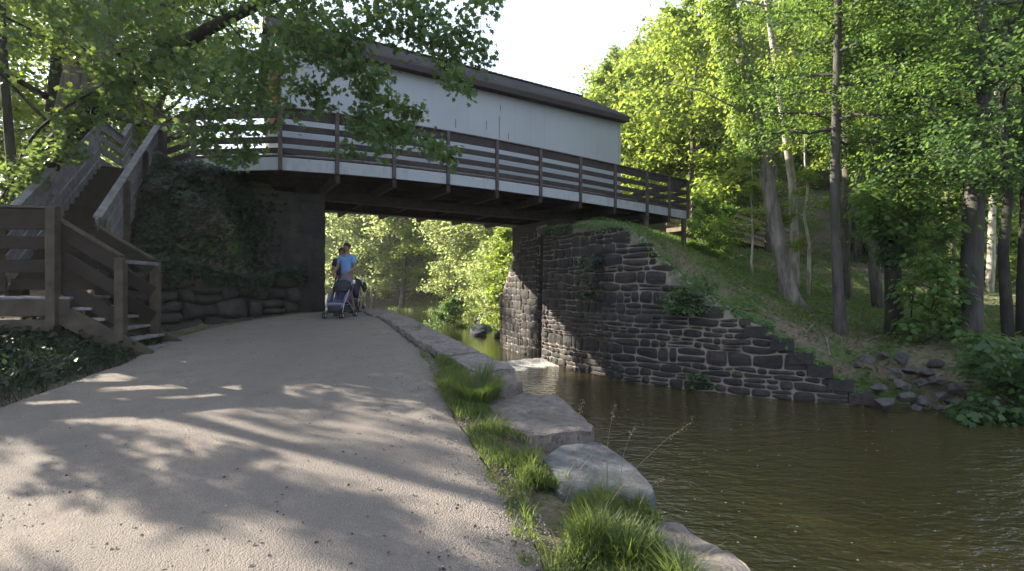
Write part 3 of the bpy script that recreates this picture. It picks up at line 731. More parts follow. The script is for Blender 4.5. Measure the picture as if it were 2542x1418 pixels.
for p in (F1-dirf*.1+bk*.1, F1-dirf*.1+bk*1.2, cl+bk*.1, cl+bk*1.2): sp('landing_leg', MB().beam(p+UP*.0, p+UP*(zland-.2), .12, .12, dirf), 'stair_wood')
# upper flight
RA, RB = Vector((-7.42, 8.8, 0)), Vector((-9.2, 12.75, 0)); zA, zB = 2.70, 5.62
md = (RB-RA).normalized(); mp = Vector((-md.y, md.x, 0)); LA, LB = RA+mp*1.2, RB+mp*1.2
rb = [(0, .28), (.36, .22), (.67, .22), (.98, .2)]
def flight(a, b, za, zb, mt, side, n):
    for i in range(n):
        p0, p1 = a+(b-a)*(i/n), a+(b-a)*((i+1)/n); q0, q1 = za+(zb-za)*i/n, za+(zb-za)*(i+1)/n
        for t, h in rb: sp('rail_board', MB().beam(p0+UP*(q0-t-h/2), p1+UP*(q1-t-h/2), .04, h), mt)
    sp('hand_rail', MB().beam(a+UP*(za+.02), b+UP*(zb+.02), .14, .04), mt)
    for i in range(n+1):
        p, z = a+(b-a)*(i/n), za+(zb-za)*i/n
        sp('baluster_post', MB().beam(p+mp*side+UP*(z-1.75 if 0 < i < n else z-1.3), p+mp*side+UP*(z-.02), .10, .09, md), 'stair_wood')
    sp('stringer', MB().beam(a+UP*(za-1.42), b+UP*(zb-1.42), .05, .3), 'stair_wood')
flight(RA, RB, zA, zB, 'stair_grey', -.07, 3)
flight(LA, LB, zA, zB, 'stair_grey', .07, 3)
ns = 16
for i in range(ns):
    f = (i+.5)/ns; p = RA+(RB-RA)*f; z = zA-1.2+(zB-zA)*f
    sp('step', MB().beam(p+mp*.03+UP*z, p+mp*1.17+UP*z, .27, .04), 'beam_wood')
    sp('riser', MB().beam(p+mp*.03-md*.12+UP*(z-.09), p+mp*1.17-md*.12+UP*(z-.09), .02, .15), 'beam_wood')
# top landing with its zigzag railing
pts = [(LB, 5.64), (Vector((-10.9, 13.75, 0)), 5.64), (Vector((-11.25, 14.5, 0)), 6.25), (Vector((-12.1, 16.2, 0)), 6.25)]
for (a, za), (b, zb_) in zip(pts[:-1], pts[1:]):
    railset(a, b, za, zb_, [(0, .24), (.36, .16), (.66, .16), (.95, .16)], 'stair_grey')
for p, z in pts[1:]: sp('baluster_post', MB().beam(p+UP*(z-1.6), p+UP*z, .1, .1), 'stair_grey')
sp('landing_deck', MB().box((RB+LB)/2+md*1.2+UP*4.46, md*1.2, mp*.75, UP*.025), 'beam_wood')

# ------------------------------------------------------------------ ramp going down from the far end of the bridge
rm = T('timber_ramp', 'sunlit timber ramp with slatted railing running down behind the trees', 'ramp', tuple(W(1900, 620, 24)))
ra, rb_ = W(1716, 500, 22.6), W(2020, 586, 27.5); nb = 6
back = Vector((-(rb_-ra).y, (rb_-ra).x, 0)).normalized()*1.5
for side in (0, 1):
    o_ = back*side
    for i in range(nb):
        a, b = ra+(rb_-ra)*(i/nb)+o_, ra+(rb_-ra)*((i+1)/nb)+o_
        for t, h in ((0, .16), (.3, .13), (.56, .13), (.82, .13)): MB().beam(a-UP*(t+h/2), b-UP*(t+h/2), .04, h).build('rail_board', M['ramp_wood'], rm)
    for i in range(nb+1):
        a = ra+(rb_-ra)*(i/nb)+o_; MB().beam(Vector((a.x, a.y, gz(a.x, a.y)-.3)), a+UP*.02, .1, .1).build('post', M['ramp_wood'], rm)
MB().add([ra-UP*1.1, rb_-UP*1.1, rb_+back-UP*1.1, ra+back-UP*1.1, ra-UP*1.3, rb_-UP*1.3, rb_+back-UP*1.3, ra+back-UP*1.3], [(0, 1, 2, 3), (7, 6, 5, 4), (0, 4, 5, 1), (1, 5, 6, 2), (2, 6, 7, 3), (3, 7, 4, 0)]).build('ramp_deck', M['ramp_wood'], rm)

# ------------------------------------------------------------------ stones of the path edge
def G(px, py, dz=0.0):
    d = 5.0
    for _ in range(40): d = (EYE-float(zp(d))-dz)*FPX/(py-HY)
    return Vector(((px-CX)/FPX*d, d, 0))
def slab(name, poly, ztop, zbot, m, label, cat, seed, tilt=(0, 0), rough=.02, group=None, edge=.05, n=64, crown=.02, facet=.055):
    """a broken block: rounded arrises, uneven top, sides running down"""
    pl = [Vector((p[0], p[1], 0)) for p in poly]; L = [(pl[(i+1) % len(pl)]-pl[i]).length for i in range(len(pl))]; tot = sum(L)
    out = []
    for k in range(n):
        s = tot*k/n; i = 0
        while s > L[i]: s -= L[i]; i += 1
        out.append(pl[i]+(pl[(i+1) % len(pl)]-pl[i])*(s/L[i]))
    sm = [(out[k-1]+out[k]*8+out[(k+1) % n])/10 for k in range(n)]
    c = sum(sm, Vector())/n; vs = []
    gg = np.random.default_rng(seed); plns = [(gg.normal()*facet, gg.normal()*facet, .05*gg.random()) for _ in range(7)]; plns.append((0, 0, 0))
    def top(q): return min(a_*(q.x-c.x)+b_*(q.y-c.y)+k_ for a_, b_, k_ in plns)
    rings = [(.12, 0), (.3, 0), (.48, 0), (.64, 0), (.78, 0), (.89, 0), (.96, -.002), (.985, -.25*edge), (1.0, -edge), (1.02, -.35), (1.0, -.8), (.99, -1)]
    for f, dz in rings:
        for k, p in enumerate(sm):
            q = c+(p-c)*f; nz = noise.noise(Vector((q.x*3, q.y*3, seed)))*rough+noise.noise(Vector((q.x*9, q.y*9, seed)))*rough*.5
            zt_ = ztop+top(q)+tilt[0]*(q.x-c.x)+tilt[1]*(q.y-c.y)+crown*(1-f*f)
            if dz > -.2: z = zt_+dz+nz*(1 if f < .98 else 2)
            else: z = zt_+(zbot-zt_)*(-dz) if dz > -1 else zbot
            w = noise.noise(Vector((q.x*4, q.y*4, z*5+seed)))*(.05 if dz <= -edge else .015)
            r = (p-c).normalized(); vs.append((q.x+r.x*w, q.y+r.y*w, z))
    cz = ztop+crown+top(c); vs.append((c.x, c.y, cz)); R_ = len(rings)
    fs = [(r*n+k, (r+1)*n+k, (r+1)*n+(k+1) % n, r*n+(k+1) % n) for r in range(R_-1) for k in range(n)]
    fs += [(len(vs)-1, k, (k+1) % n) for k in range(n)]
    mb = MB(); mb.v = [(x-c.x, y-c.y, z-ztop) for x, y, z in vs]; mb.f = fs
    me = bpy.data.meshes.new(name); me.from_pydata(mb.v, [], mb.f); me.update(); me.polygons.foreach_set('use_smooth', [False]*len(fs))
    o = link(name, me, m); o.location = (c.x, c.y, ztop); return tag(o, label, cat, group)
def slab_px(name, pxs, dz, zbot, *a, **k):
    pts = [G(x, y, dz) for x, y in pxs]; yc = sum(p.y for p in pts)/len(pts); return slab(name, [(p.x, p.y) for p in pts], float(zp(yc))+dz, zbot, *a, **k)
slab_px('ledge_stone', [(1220, 962), (1300, 952), (1345, 956), (1400, 982), (1440, 1018), (1478, 1056), (1470, 1082), (1400, 1092), (1330, 1080), (1240, 1055), (1180, 1005)], .045, -1.5, M['coping_red'], 'flat reddish ledge stone with a broken grey end, beside the tall bright grass tuft', 'stone', 3, tilt=(-.02, .03), rough=.035, edge=.04, crown=0)
slab_px('boulder', [(1345, 1135), (1395, 1102), (1480, 1083), (1500, 1088), (1626, 1200), (1628, 1225), (1590, 1245), (1400, 1205)], .05, -1.5, M['coping_grey'], 'smooth pale grey boulder at the water edge between two ledge stones', 'stone', 5, tilt=(-.05, .06), rough=.018, edge=.06, crown=.0)
slab_px('ledge_stone', [(1590, 1290), (1640, 1268), (1690, 1270), (1760, 1325), (1850, 1410), (1960, 1520), (1800, 1560), (1640, 1400), (1560, 1330)], .03, -1.5, M['coping_red'], 'pinkish ledge stone half covered by grass, closest to the camera', 'stone', 9, rough=.035, edge=.07, crown=0)
slab_px('ledge_stone', [(1160, 930), (1190, 905), (1250, 915), (1300, 945), (1250, 965), (1170, 962)], .05, -1.5, M['coping_red'], 'small worn flat stone behind the tall bright grass tuft', 'stone', 12, rough=.03, edge=.05, crown=0)
pl = [Vector((x, y, 0)) for x, y in LWP[3:]]
def lw_pt(y): x = np.interp(y, [p.y for p in pl], [p.x for p in pl]); return Vector((x, y, 0))
g = np.random.default_rng(6); y = 6.75; k = 0
names = ['first', 'second', 'third', 'fourth', 'fifth', 'sixth', 'seventh', 'eighth']
while y < 15 and k < 8:
    y2 = y+.75+.5*g.random(); a, b = lw_pt(y), lw_pt(y2-.03); w = .55+.08*g.random(); nn = Vector((-(b-a).y, (b-a).x, 0)).normalized()
    slab('coping_stone', [(p.x, p.y) for p in (a, b, b+nn*w, a+nn*w)], float(zp((y+y2)/2))+.05, -.6, M['coping_band'], f'flat worn canal edge stone, {names[k]} in the row from the grass toward the bridge', 'stone', 20+k, tilt=(0, .083*.9), rough=.015, edge=.025, n=48, crown=0, facet=.01, group='edge stones of the canal beside the path')
    y = y2; k += 1
def rock(name, c, r, m, label, seed, group, flat=.7):
    g = np.random.default_rng(seed); mb = MB(); mb.ball((0, 0, 0), 1, n=16, m=11); pts = []
    pl_ = [(Vector(g.normal(size=3)).normalized(), .38+.32*g.random()) for _ in range(13)]
    for v in mb.v:
        v = Vector(v)
        for n_, d_ in pl_:
            e = v.dot(n_)-d_
            if e > 0: v = v-n_*e
        v += Vector((1, 1, 1))*.04*noise.noise(v*3+Vector((seed, 0, 0))); pts.append((v.x*r*(1.1+.4*g.random()*0), v.y*r, v.z*r*flat))
    me = bpy.data.meshes.new(name); me.from_pydata(pts, [], mb.f); me.update(); o = link(name, me, m); o.location = c; o.rotation_euler = (g.random()*.6-.3, g.random()*.6-.3, g.random()*6.3)
    return tag(o, label, 'rock', group)
g = np.random.default_rng(44)
spots = [(2198, 1000, .24), (2243, 985, .18), (2290, 1000, .2), (2330, 985, .17), (2372, 1000, .22), (2235, 955, .2), (2285, 950, .24), (2330, 945, .2), (2265, 920, .22), (2225, 925, .17), (2320, 905, .2), (2375, 965, .2), (2180, 965, .2), (2150, 890, .2), (2190, 880, .17), (2240, 890, .18), (2340, 1012, .14), (2275, 1012, .14), (2305, 925, .16), (2125, 905, .16), (2470, 1003, .30), (2425, 1020, .16)]
for i, (px, py, r) in enumerate(spots):
    d = 10.15+max(0, (1000-py))*.011; p = W(px, py, d)
    sp_ = [(2470, 'pale sunlit boulder alone at the water edge under the low leafy branches')]
    lab = sp_[0][1] if px == 2470 else 'grey angular rock in the heap at the foot of the stepped wall end'
    rock('riprap_rock', (p.x, p.y, max(p.z, gz(p.x, p.y)+r*.2)), r*1.12, M['coping_red'] if px == 2470 else M['rock'], lab, 100+i, None if px == 2470 else 'rocks heaped at the stepped end of the canal wall')
for i in range(16):   # rubble on the upstream bank
    px, py = 1180+g.random()*95, 775+g.random()*55; d = (EYE-ZU-.15)*FPX/(py-HY); p = W(px, py, d)
    rock('bank_rock', (p.x, p.y, ZU+.05), .3+.35*g.random(), M['coping_grey'], 'pale boulder on the canal bank seen beneath the bridge', 300+i, 'pale rocks on the bank seen beneath the bridge')
for px, py, d, r in ((1735, 650, 17.6, .3), (1762, 657, 17.4, .2), (1800, 700, 15.2, .28)):
    p = W(px, py, d); rock('slope_rock', (p.x, p.y, gz(p.x, p.y)+.03), r, M['rock'], 'flat grey rock lying on the grassy slope below the bridge end', 400+px, 'flat rocks on the slope below the bridge end', .35)
# stone on the pier top, sunlight painted into its pale colour
rock('bearing_stone', tuple(W(1352, 572, 16.9)), .3, M['coping_red'], 'rounded stone coloured pale as if sunlit, on top of the pier directly under the deck', 501, None, .8)

# ------------------------------------------------------------------ leaves
def outline(kind):
    if kind == 'diamond': return np.array([(0, 0, 0), (.34, .45, .07), (0, 1, -.05), (-.34, .45, .07)]), [(0, 1, 2, 3)]
    if kind == 'oval': return np.array([(0, 0, 0), (.3, .28, .06), (.3, .62, .05), (0, 1, -.1), (-.3, .62, .05), (-.3, .28, .06)]), [(0, 1, 2, 3), (0, 3, 4, 5)]
    if kind == 'maple':
        p = [(0, 0, 0), (.22, .12, .02), (.52, .2, .06), (.34, .4, .03), (.5, .66, .0), (.2, .62, 0), (0, 1, -.1), (-.2, .62, 0), (-.5, .66, 0), (-.34, .4, .03), (-.52, .2, .06), (-.22, .12, .02)]
        return np.array(p), [(0, 1, 2, 3), (0, 3, 4, 5), (0, 5, 6, 7), (0, 7, 8, 9), (0, 9, 10, 11)]
def leaves(pts, size, seed, kind='diamond', up=.6, var=.35, droop=.3, nrm=None):
    g = np.random.default_rng(seed); n = len(pts); o, fc = outline(kind); k = len(o)
    nz = g.normal(size=(n, 3)); nz[:, 2] = np.abs(nz[:, 2]) if up > 0 else nz[:, 2]; nz[:, 2] += up
    if nrm is not None: nz = nz*.45+nrm*1.2
    nz /= np.linalg.norm(nz, axis=1)[:, None]
    t = g.normal(size=(n, 3)); t[:, 2] -= droop; t -= nz*(t*nz).sum(1)[:, None]; t /= np.linalg.norm(t, axis=1)[:, None]+1e-9
    b = np.cross(t, nz); s = size*(1-var+2*var*g.random(n))[:, None, None]
    V = pts[:, None, :]+s*(b[:, None, :]*o[None, :, 0:1]+t[:, None, :]*o[None, :, 1:2]+nz[:, None, :]*o[None, :, 2:3])
    F = (np.arange(n)*k)[:, None, None]+np.array(fc)[None]
    return V.reshape(-1, 3), F.reshape(-1, 4)
def leaf_obj(name, V, F, m, parent=None, o0=None):
    if o0 is not None: V = V-np.array(o0)[None]
    return link(name, np_mesh(name, V, F), m, parent)

def grow(mb, pts, rad, nl, t0, Lf, seed, elev=(5, 50), az=None, sub=3, thin=.35):
    """tapered trunk with limbs; returns the points where leaves hang"""
    g = np.random.default_rng(seed); mb.tube(pts, rad, 9)
    P = [Vector(p) for p in pts]; cum = [0]
    for a, b in zip(P[:-1], P[1:]): cum.append(cum[-1]+(b-a).length)
    tips = []
    for i in range(nl):
        t = t0+(1-t0)*(i+g.random())/nl; s = t*cum[-1]; k = max(j for j in range(len(cum)-1) if cum[j] <= s+1e-6)
        f = (s-cum[k])/max(1e-6, cum[k+1]-cum[k]); p = P[k]+(P[k+1]-P[k])*f; r = (rad[k]+(rad[k+1]-rad[k])*f)
        a = (i*2.4+g.random()*1.2) if az is None else R(az[0]+(az[1]-az[0])*g.random())
        e = R(elev[0]+(elev[1]-elev[0])*(.3*g.random()+.7*(t-t0)/(1-t0+1e-6))); L = Lf(t)*(.75+.5*g.random())
        d = Vector((math.cos(a)*math.cos(e), math.sin(a)*math.cos(e), math.sin(e))); q = [p]; rr = [r*thin+.012]
        for j in range(1, 6):
            d = (d+Vector(g.normal(size=3))*.14+Vector((0, 0, .03 if j < 3 else -.06))).normalized(); q.append(q[-1]+d*L/5); rr.append(max(.006, (r*thin+.012)*(1-j/5.4)))
            if j >= 2: tips.append((q[-1], L*.16))
        mb.tube(q, rr, 6, False)
        for _ in range(sub):
            j = 1+int(g.random()*4); d2 = (d+Vector(g.normal(size=3))*.8).normalized(); l2 = L*(.25+.25*g.random()); w = [q[j], q[j]+d2*l2*.5, q[j]+d2*l2+Vector((0, 0, -.08*l2))]
            mb.tube(w, [rr[j]*.6+.003, rr[j]*.4+.003, .004], 5, False); tips += [(w[1], L*.14), (w[2], L*.16)]
    return tips
def cloud(tips, n, seed, sc_=1.0, zs=.6):
    g = np.random.default_rng(seed); c = np.array([t[0][:] for t in tips]); s = np.array([t[1] for t in tips]); i = g.integers(0, len(c), n)
    wgt = .4+g.random(len(c)); i = g.choice(len(c), n, p=wgt/wgt.sum())
    d = g.normal(size=(n, 3))*np.array([1, 1, zs]); return c[i]+d*(s[i]*sc_)[:, None]
def wobble(a, b, n, amp, seed):
    g = np.random.default_rng(seed); a, b = Vector(a), Vector(b); return [a+(b-a)*(i/n)+Vector((g.normal()*amp, g.normal()*amp, 0))*(1 if 0 < i < n else 0) for i in range(n+1)]

def proto_tree(h, r, cr, n, lsize, leafm, barkm, seed, t0=.3, kind='diamond', nl=26, zs=.6, sc_=.85):
    """trunk and crown meshes around a local origin"""
    mb = MB(); pts = wobble((0, 0, -.4), (cr*.08, 0, h*.93), 7, h*.012, seed); rad = [r*(1.25 if i == 0 else 1-.12*i) for i in range(8)]
    prof = lambda t: cr*(.3+.62*math.sin(math.pi*min(1, max(0, (t-t0)/(1-t0)*.86+.12))))
    tips = grow(mb, pts, rad, nl, t0, prof, seed)
    tips.append((Vector((0, 0, h*.95)), cr*.18))
    V, F = leaves(cloud(tips, n, seed, sc_, zs), lsize, seed, kind)
    tm = bpy.data.meshes.new('trunk'); tm.from_pydata([tuple(v) for v in mb.v], [], mb.f); tm.update(); tm.polygons.foreach_set('use_smooth', [True]*len(mb.f)); tm.materials.append(M[barkm])
    cm = np_mesh('crown', V, F); cm.materials.append(M[leafm]); return tm, cm
def place(proto, name, label, cat, loc, s=1.0, rz=0, group=None, sz=None, leafm=None):
    e = thing(name, label, cat, loc, group, rz); e.scale = (s, s, sz or s)
    a = link('trunk', proto[0], None, e); b = link('crown', proto[1], None, e)
    if leafm: b.material_slots[0].link = 'OBJECT'; b.material_slots[0].material = M[leafm]
    return e

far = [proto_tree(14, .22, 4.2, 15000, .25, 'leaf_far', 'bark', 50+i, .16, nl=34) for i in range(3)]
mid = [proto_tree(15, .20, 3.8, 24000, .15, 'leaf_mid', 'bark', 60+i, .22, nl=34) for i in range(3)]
shr = [proto_tree(3.2, .05, 1.5, 7000, .12, 'leaf_light', 'bark', 70+i, .05, nl=22) for i in range(2)]

airy = [proto_tree(15, .20, 3.6, 11000, .15, 'leaf_mid', 'bark', 80+i, .42, nl=15, sc_=.75) for i in range(2)]
tall = [proto_tree(14, .17, 3.0, 9500, .15, 'leaf_light', 'bark', 95+i, .40, nl=20, sc_=.75) for i in range(2)]
rng = np.random.default_rng(77)
def lim(px):   # highest row of the picture the wood reaches
    return float(np.interp(px, [-600, 560, 700, 800, 1000, 1340, 1380, 1440, 1500, 1560, 1640, 1700, 2600], [-900, -500, 230, 230, 260, 290, 190, 140, 80, 10, -120, -500, -900]))
placed = []
def try_far(x, y, hmin, hmax, mind, leafs, grp, lab, name='tree', pro=far, ph=14.0, cat='tree'):
    if any((x-a)**2+(y-b)**2 < mind**2 for a, b in placed): return False
    if inside([(x, y)], POLY)[0] or seg_dist([(x, y)], RIGHT)[0] < 1.6: return False
    if (x-R0.x)*N.x+(y-R0.y)*N.y < 12 and (x-R0.x)*D.x+(y-R0.y)*D.y < 20: return False
    z = gz(x, y); px = CX+FPX*x/y; cap_ = (HY-max(lim(px), lim(px-70), lim(px+70)))/FPX*y+EYE-z; h = min(hmin+(hmax-hmin)*rng.random(), cap_*.95)
    if h < 3.2: return False
    s = h/ph; sx = s if h > 8 else max(s, .55)
    place(pro[rng.integers(len(pro))], name, lab, cat, (x, y, z-.1), min(sx, 1.3), rng.random()*6.3, grp, s, leafs[rng.integers(len(leafs))])
    placed.append((x, y)); return True
# trees of the far side, seen under the deck
for _ in range(1500):
    x, y = -26+rng.random()*38, 37+rng.random()*30
    px = CX+FPX*x/y
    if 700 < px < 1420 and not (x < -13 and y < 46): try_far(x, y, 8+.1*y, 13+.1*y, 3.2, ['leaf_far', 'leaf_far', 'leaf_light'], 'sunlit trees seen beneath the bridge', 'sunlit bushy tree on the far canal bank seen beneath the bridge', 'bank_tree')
# the wooded hill on the right
for _ in range(1500):
    y = 25+rng.random()**1.3*55; px = 1390+rng.random()*1330; x = (px-CX)/FPX*y
    if len(placed) > 150: break
    tallq = px > 1880 and y < 40
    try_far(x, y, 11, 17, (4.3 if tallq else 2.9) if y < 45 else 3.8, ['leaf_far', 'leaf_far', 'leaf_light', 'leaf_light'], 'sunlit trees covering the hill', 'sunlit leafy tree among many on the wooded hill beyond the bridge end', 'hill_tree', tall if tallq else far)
# understorey of the hill and banks
for _ in range(400):
    y = 17+rng.random()*30; px = 1650+rng.random()*1000; x = (px-CX)/FPX*y
    if y < 23 and px < 2120: continue
    if y < 20 and rng.random() < .6: continue
    if any((x-a)**2+(y-b)**2 < 1.4 for a, b in placed): continue
    z = gz(x, y)
    if z < -.3: continue
    s = .5+.8*rng.random(); place(shr[rng.integers(2)], 'understorey_shrub', 'leafy shrub of the undergrowth between the trunks on the right hand slope', 'shrub', (x, y, z-.1), s, rng.random()*6, 'undergrowth shrubs between the trees of the slope', s*(.8+.5*rng.random()), ['leaf_light', 'leaf_mid', 'leaf_far', 'leaf_mid'][rng.integers(4)]); placed.append((x, y))
    if sum(1 for o in bpy.data.objects if o.name.startswith('understorey')) > 38: break
n_b = 0
for _ in range(200):
    x, y = -14+rng.random()*18, 27+rng.random()*20; px = CX+FPX*x/y
    if 830 < px < 1300 and n_b < 40 and not inside([(x, y)], POLY)[0] and gz(x, y) > -.6 and seg_dist([(x, y)], RIGHT)[0] < 7:
        s = .8+1.0*rng.random(); place(shr[rng.integers(2)], 'bank_shrub', 'low leafy shrub at the water edge seen beneath the bridge', 'shrub', (x, y, gz(x, y)-.1), s, rng.random()*6, 'shrubs on the bank seen beneath the bridge', s, ['leaf_light', 'leaf_far'][rng.integers(2)]); n_b += 1
for px, d, s_ in ((1745, 21.2, .7), (1800, 21.8, .7)):
    p = W(px, 600, d); place(shr[1], 'understorey_shrub', 'leafy shrub of the undergrowth between the trunks on the right hand slope', 'shrub', (p.x, p.y, gz(p.x, p.y)-.1), s_, px, 'undergrowth shrubs between the trees of the slope', s_, 'leaf_mid')
p = W(1105, 740, 29); place(shr[0], 'dark_shrub', 'dark green rounded shrub standing on the bank beneath the bridge', 'shrub', (p.x, p.y, gz(p.x, p.y)-.1), 1.0, 0, None, 1.0, 'leaf_dark')

# wood on the left, beyond the stair: it also shades the path
placed_l = [(-9, 9), (-10.5, 12)]
def left_tree(x, y, h, leafm, lab, grp=None, pro=None):
    z = gz(x, y); s = h/15; placed_l.append((x, y))
    return place(pro or mid[rng.integers(3)], 'woodland_tree', lab, 'tree', (x, y, z-.2), s*1.05, rng.random()*6.3, grp, s, leafm)
LT = [(-12.6, 17.5, 14), (-15.4, 19.2, 15), (-20, 19, 16), (-24.5, 24.6, 15), (-25, 33.5, 16), (-21, 4.5, 15), (-15.5, 3.5, 14), (-18, -.5, 15), (-36, 28, 17), (-17.5, 16.0, 14)]
for i, (x, y, h) in enumerate(LT):
    left_tree(x, y, h, ['leaf_light', 'leaf_light', 'leaf_mid'][i % 3], 'tall leafy tree of the wood behind the staircase', 'trees of the wood behind the staircase', airy[i % 2] if (x, y) in ((-20, 19), (-15.4, 19.2), (-24.5, 24.6)) or x*.43+y*.9 < 0 else None)

shade_wand = [proto_tree(8.5, .06, 1.0, 5200, .13, 'leaf_mid', 'bark_dark', 90+i, .08, nl=26, sc_=.9) for i in range(2)]  # saplings added for the shade bands they cast on path and wall
for i, (x, y, s_, w_) in enumerate([(-9.6, 6.95, 1, .62), (-11.5, 9.75, 1.1, .5), (-13.2, 9.9, 1.1, .35), (-14.6, 12.9, 1.2, .55), (-15, 22.9, 1.1, .5), (-17, 25.5, 1.2, .35), (-13.5, 7.0, 1.2, .35), (-11.0, 7.9, 1.15, .42), (-10.2, 6.1, 1.0, .25), (-14.5, 9.3, 1.4, .45)]):
    e = place(shade_wand[i % 2], 'sapling', 'slim leafy sapling added left of the staircase to cast shade', 'sapling', (x, y, gz(x, y)-.1), w_, i*1.3, 'slim saplings added left of the staircase to cast shade', s_)
shade_pole = wobble((-11.2, 8.6, gz(-11.2, 8.6)-.3), (-11.0, 8.7, 12), 6, .05, 71)  # unseen trunk added to throw a shadow streak across the path

# ------------------------------------------------------------------ trees of their own look
def own_tree(name, label, pts, rad, barkm, nl, t0, Lf, seed, nleaf, lsize, leafm, elev=(-5, 45), az=None, kind='oval', sub=3, extra=None, sc_=.72, thin=.35):
    base = Vector(pts[0]); e = T(name, label, 'tree', tuple(base)); mb = MB(); tips = grow(mb, pts, rad, nl, t0, Lf, seed, elev, az, sub, thin)
    if extra:
        for q, r_ in extra: mb.tube(q, r_, 7); tips += [(Vector(q[-1]), .5), (Vector(q[-2]), .4)]
    mb.build('trunk', M[barkm], e, True)
    if nleaf:
        V, F = leaves(cloud(tips, nleaf, seed, sc_), lsize, seed, kind); leaf_obj('crown', V, F, M[leafm], e, base)
    return e
own_tree('slender_tree', 'bare slender trunk added out of view on the left to cast a shadow streak', shade_pole, [.12, .10, .09, .085, .08, .07, .05], 'bark_dark', 8, .8, lambda t: 1.2, 72, 900, .12, 'leaf_mid')
def gpt(px, py, d):
    p = W(px, py, d); p.z = gz(p.x, p.y)-.25; return p
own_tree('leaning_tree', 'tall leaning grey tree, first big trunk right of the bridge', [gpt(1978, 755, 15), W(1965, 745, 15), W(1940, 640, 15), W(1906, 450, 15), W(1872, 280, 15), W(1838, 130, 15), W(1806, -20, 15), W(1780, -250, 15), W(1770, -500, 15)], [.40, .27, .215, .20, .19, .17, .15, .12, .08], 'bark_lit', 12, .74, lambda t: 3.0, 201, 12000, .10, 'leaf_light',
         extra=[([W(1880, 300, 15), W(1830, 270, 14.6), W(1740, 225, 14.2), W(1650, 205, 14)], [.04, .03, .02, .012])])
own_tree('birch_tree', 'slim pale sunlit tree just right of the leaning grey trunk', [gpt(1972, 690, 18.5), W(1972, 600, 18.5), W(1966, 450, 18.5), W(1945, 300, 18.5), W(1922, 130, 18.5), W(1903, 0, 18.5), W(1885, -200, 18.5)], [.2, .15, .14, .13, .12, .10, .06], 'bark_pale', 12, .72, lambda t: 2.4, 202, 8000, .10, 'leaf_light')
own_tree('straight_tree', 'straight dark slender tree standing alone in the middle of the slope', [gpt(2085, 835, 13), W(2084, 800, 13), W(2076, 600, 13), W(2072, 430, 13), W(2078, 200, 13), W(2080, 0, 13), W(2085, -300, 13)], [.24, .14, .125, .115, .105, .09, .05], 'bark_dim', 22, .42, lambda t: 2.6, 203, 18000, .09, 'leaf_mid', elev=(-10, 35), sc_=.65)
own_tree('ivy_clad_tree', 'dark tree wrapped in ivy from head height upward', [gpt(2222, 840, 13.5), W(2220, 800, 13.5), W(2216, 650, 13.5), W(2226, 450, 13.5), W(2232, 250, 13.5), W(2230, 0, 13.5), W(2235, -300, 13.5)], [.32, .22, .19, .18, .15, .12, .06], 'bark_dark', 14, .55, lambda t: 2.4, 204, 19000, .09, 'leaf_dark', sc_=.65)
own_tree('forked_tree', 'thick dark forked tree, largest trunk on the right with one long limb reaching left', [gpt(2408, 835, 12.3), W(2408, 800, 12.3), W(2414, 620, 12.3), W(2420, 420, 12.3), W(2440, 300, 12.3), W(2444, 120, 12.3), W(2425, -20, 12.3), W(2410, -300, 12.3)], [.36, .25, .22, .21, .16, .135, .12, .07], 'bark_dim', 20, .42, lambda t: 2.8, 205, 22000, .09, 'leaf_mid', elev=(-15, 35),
         extra=[([W(2418, 430, 12.3), W(2390, 385, 12.1), W(2330, 290, 11.9), W(2270, 205, 11.7), W(2190, 165, 11.5)], [.14, .12, .09, .06, .025]), ([W(2416, 445, 12.3), W(2365, 432, 12), W(2300, 420, 11.7), W(2200, 400, 11.6)], [.05, .04, .025, .012])])
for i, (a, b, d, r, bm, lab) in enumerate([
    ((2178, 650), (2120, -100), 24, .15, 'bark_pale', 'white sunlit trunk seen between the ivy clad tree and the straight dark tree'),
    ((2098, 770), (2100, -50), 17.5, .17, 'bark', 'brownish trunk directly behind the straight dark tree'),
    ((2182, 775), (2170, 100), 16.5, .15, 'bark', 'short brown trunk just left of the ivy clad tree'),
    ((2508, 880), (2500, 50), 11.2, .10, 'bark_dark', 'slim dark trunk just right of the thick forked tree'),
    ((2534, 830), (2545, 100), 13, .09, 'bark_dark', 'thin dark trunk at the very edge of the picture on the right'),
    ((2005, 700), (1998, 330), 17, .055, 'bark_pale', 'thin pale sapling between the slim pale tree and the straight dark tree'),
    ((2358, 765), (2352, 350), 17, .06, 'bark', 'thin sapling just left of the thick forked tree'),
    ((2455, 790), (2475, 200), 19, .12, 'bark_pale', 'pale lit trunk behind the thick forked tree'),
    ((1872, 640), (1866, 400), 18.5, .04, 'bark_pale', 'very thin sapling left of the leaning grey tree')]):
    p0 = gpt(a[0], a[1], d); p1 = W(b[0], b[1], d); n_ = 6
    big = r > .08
    own_tree('slender_tree' if big else 'sapling', lab, wobble(p0, p1, n_, .06, 300+i), [r*(1.25-.13*k) for k in range(n_+1)], bm, 14 if big else 8, .5 if big else .35, (lambda t: 2.2) if big else (lambda t: 1.0), 310+i, 10000 if big else 2200, .095, ['leaf_mid', 'leaf_light', 'leaf_mid', 'leaf_dark', 'leaf_dark', 'leaf_light', 'leaf_mid', 'leaf_light', 'leaf_light'][i], elev=(-10, 35))
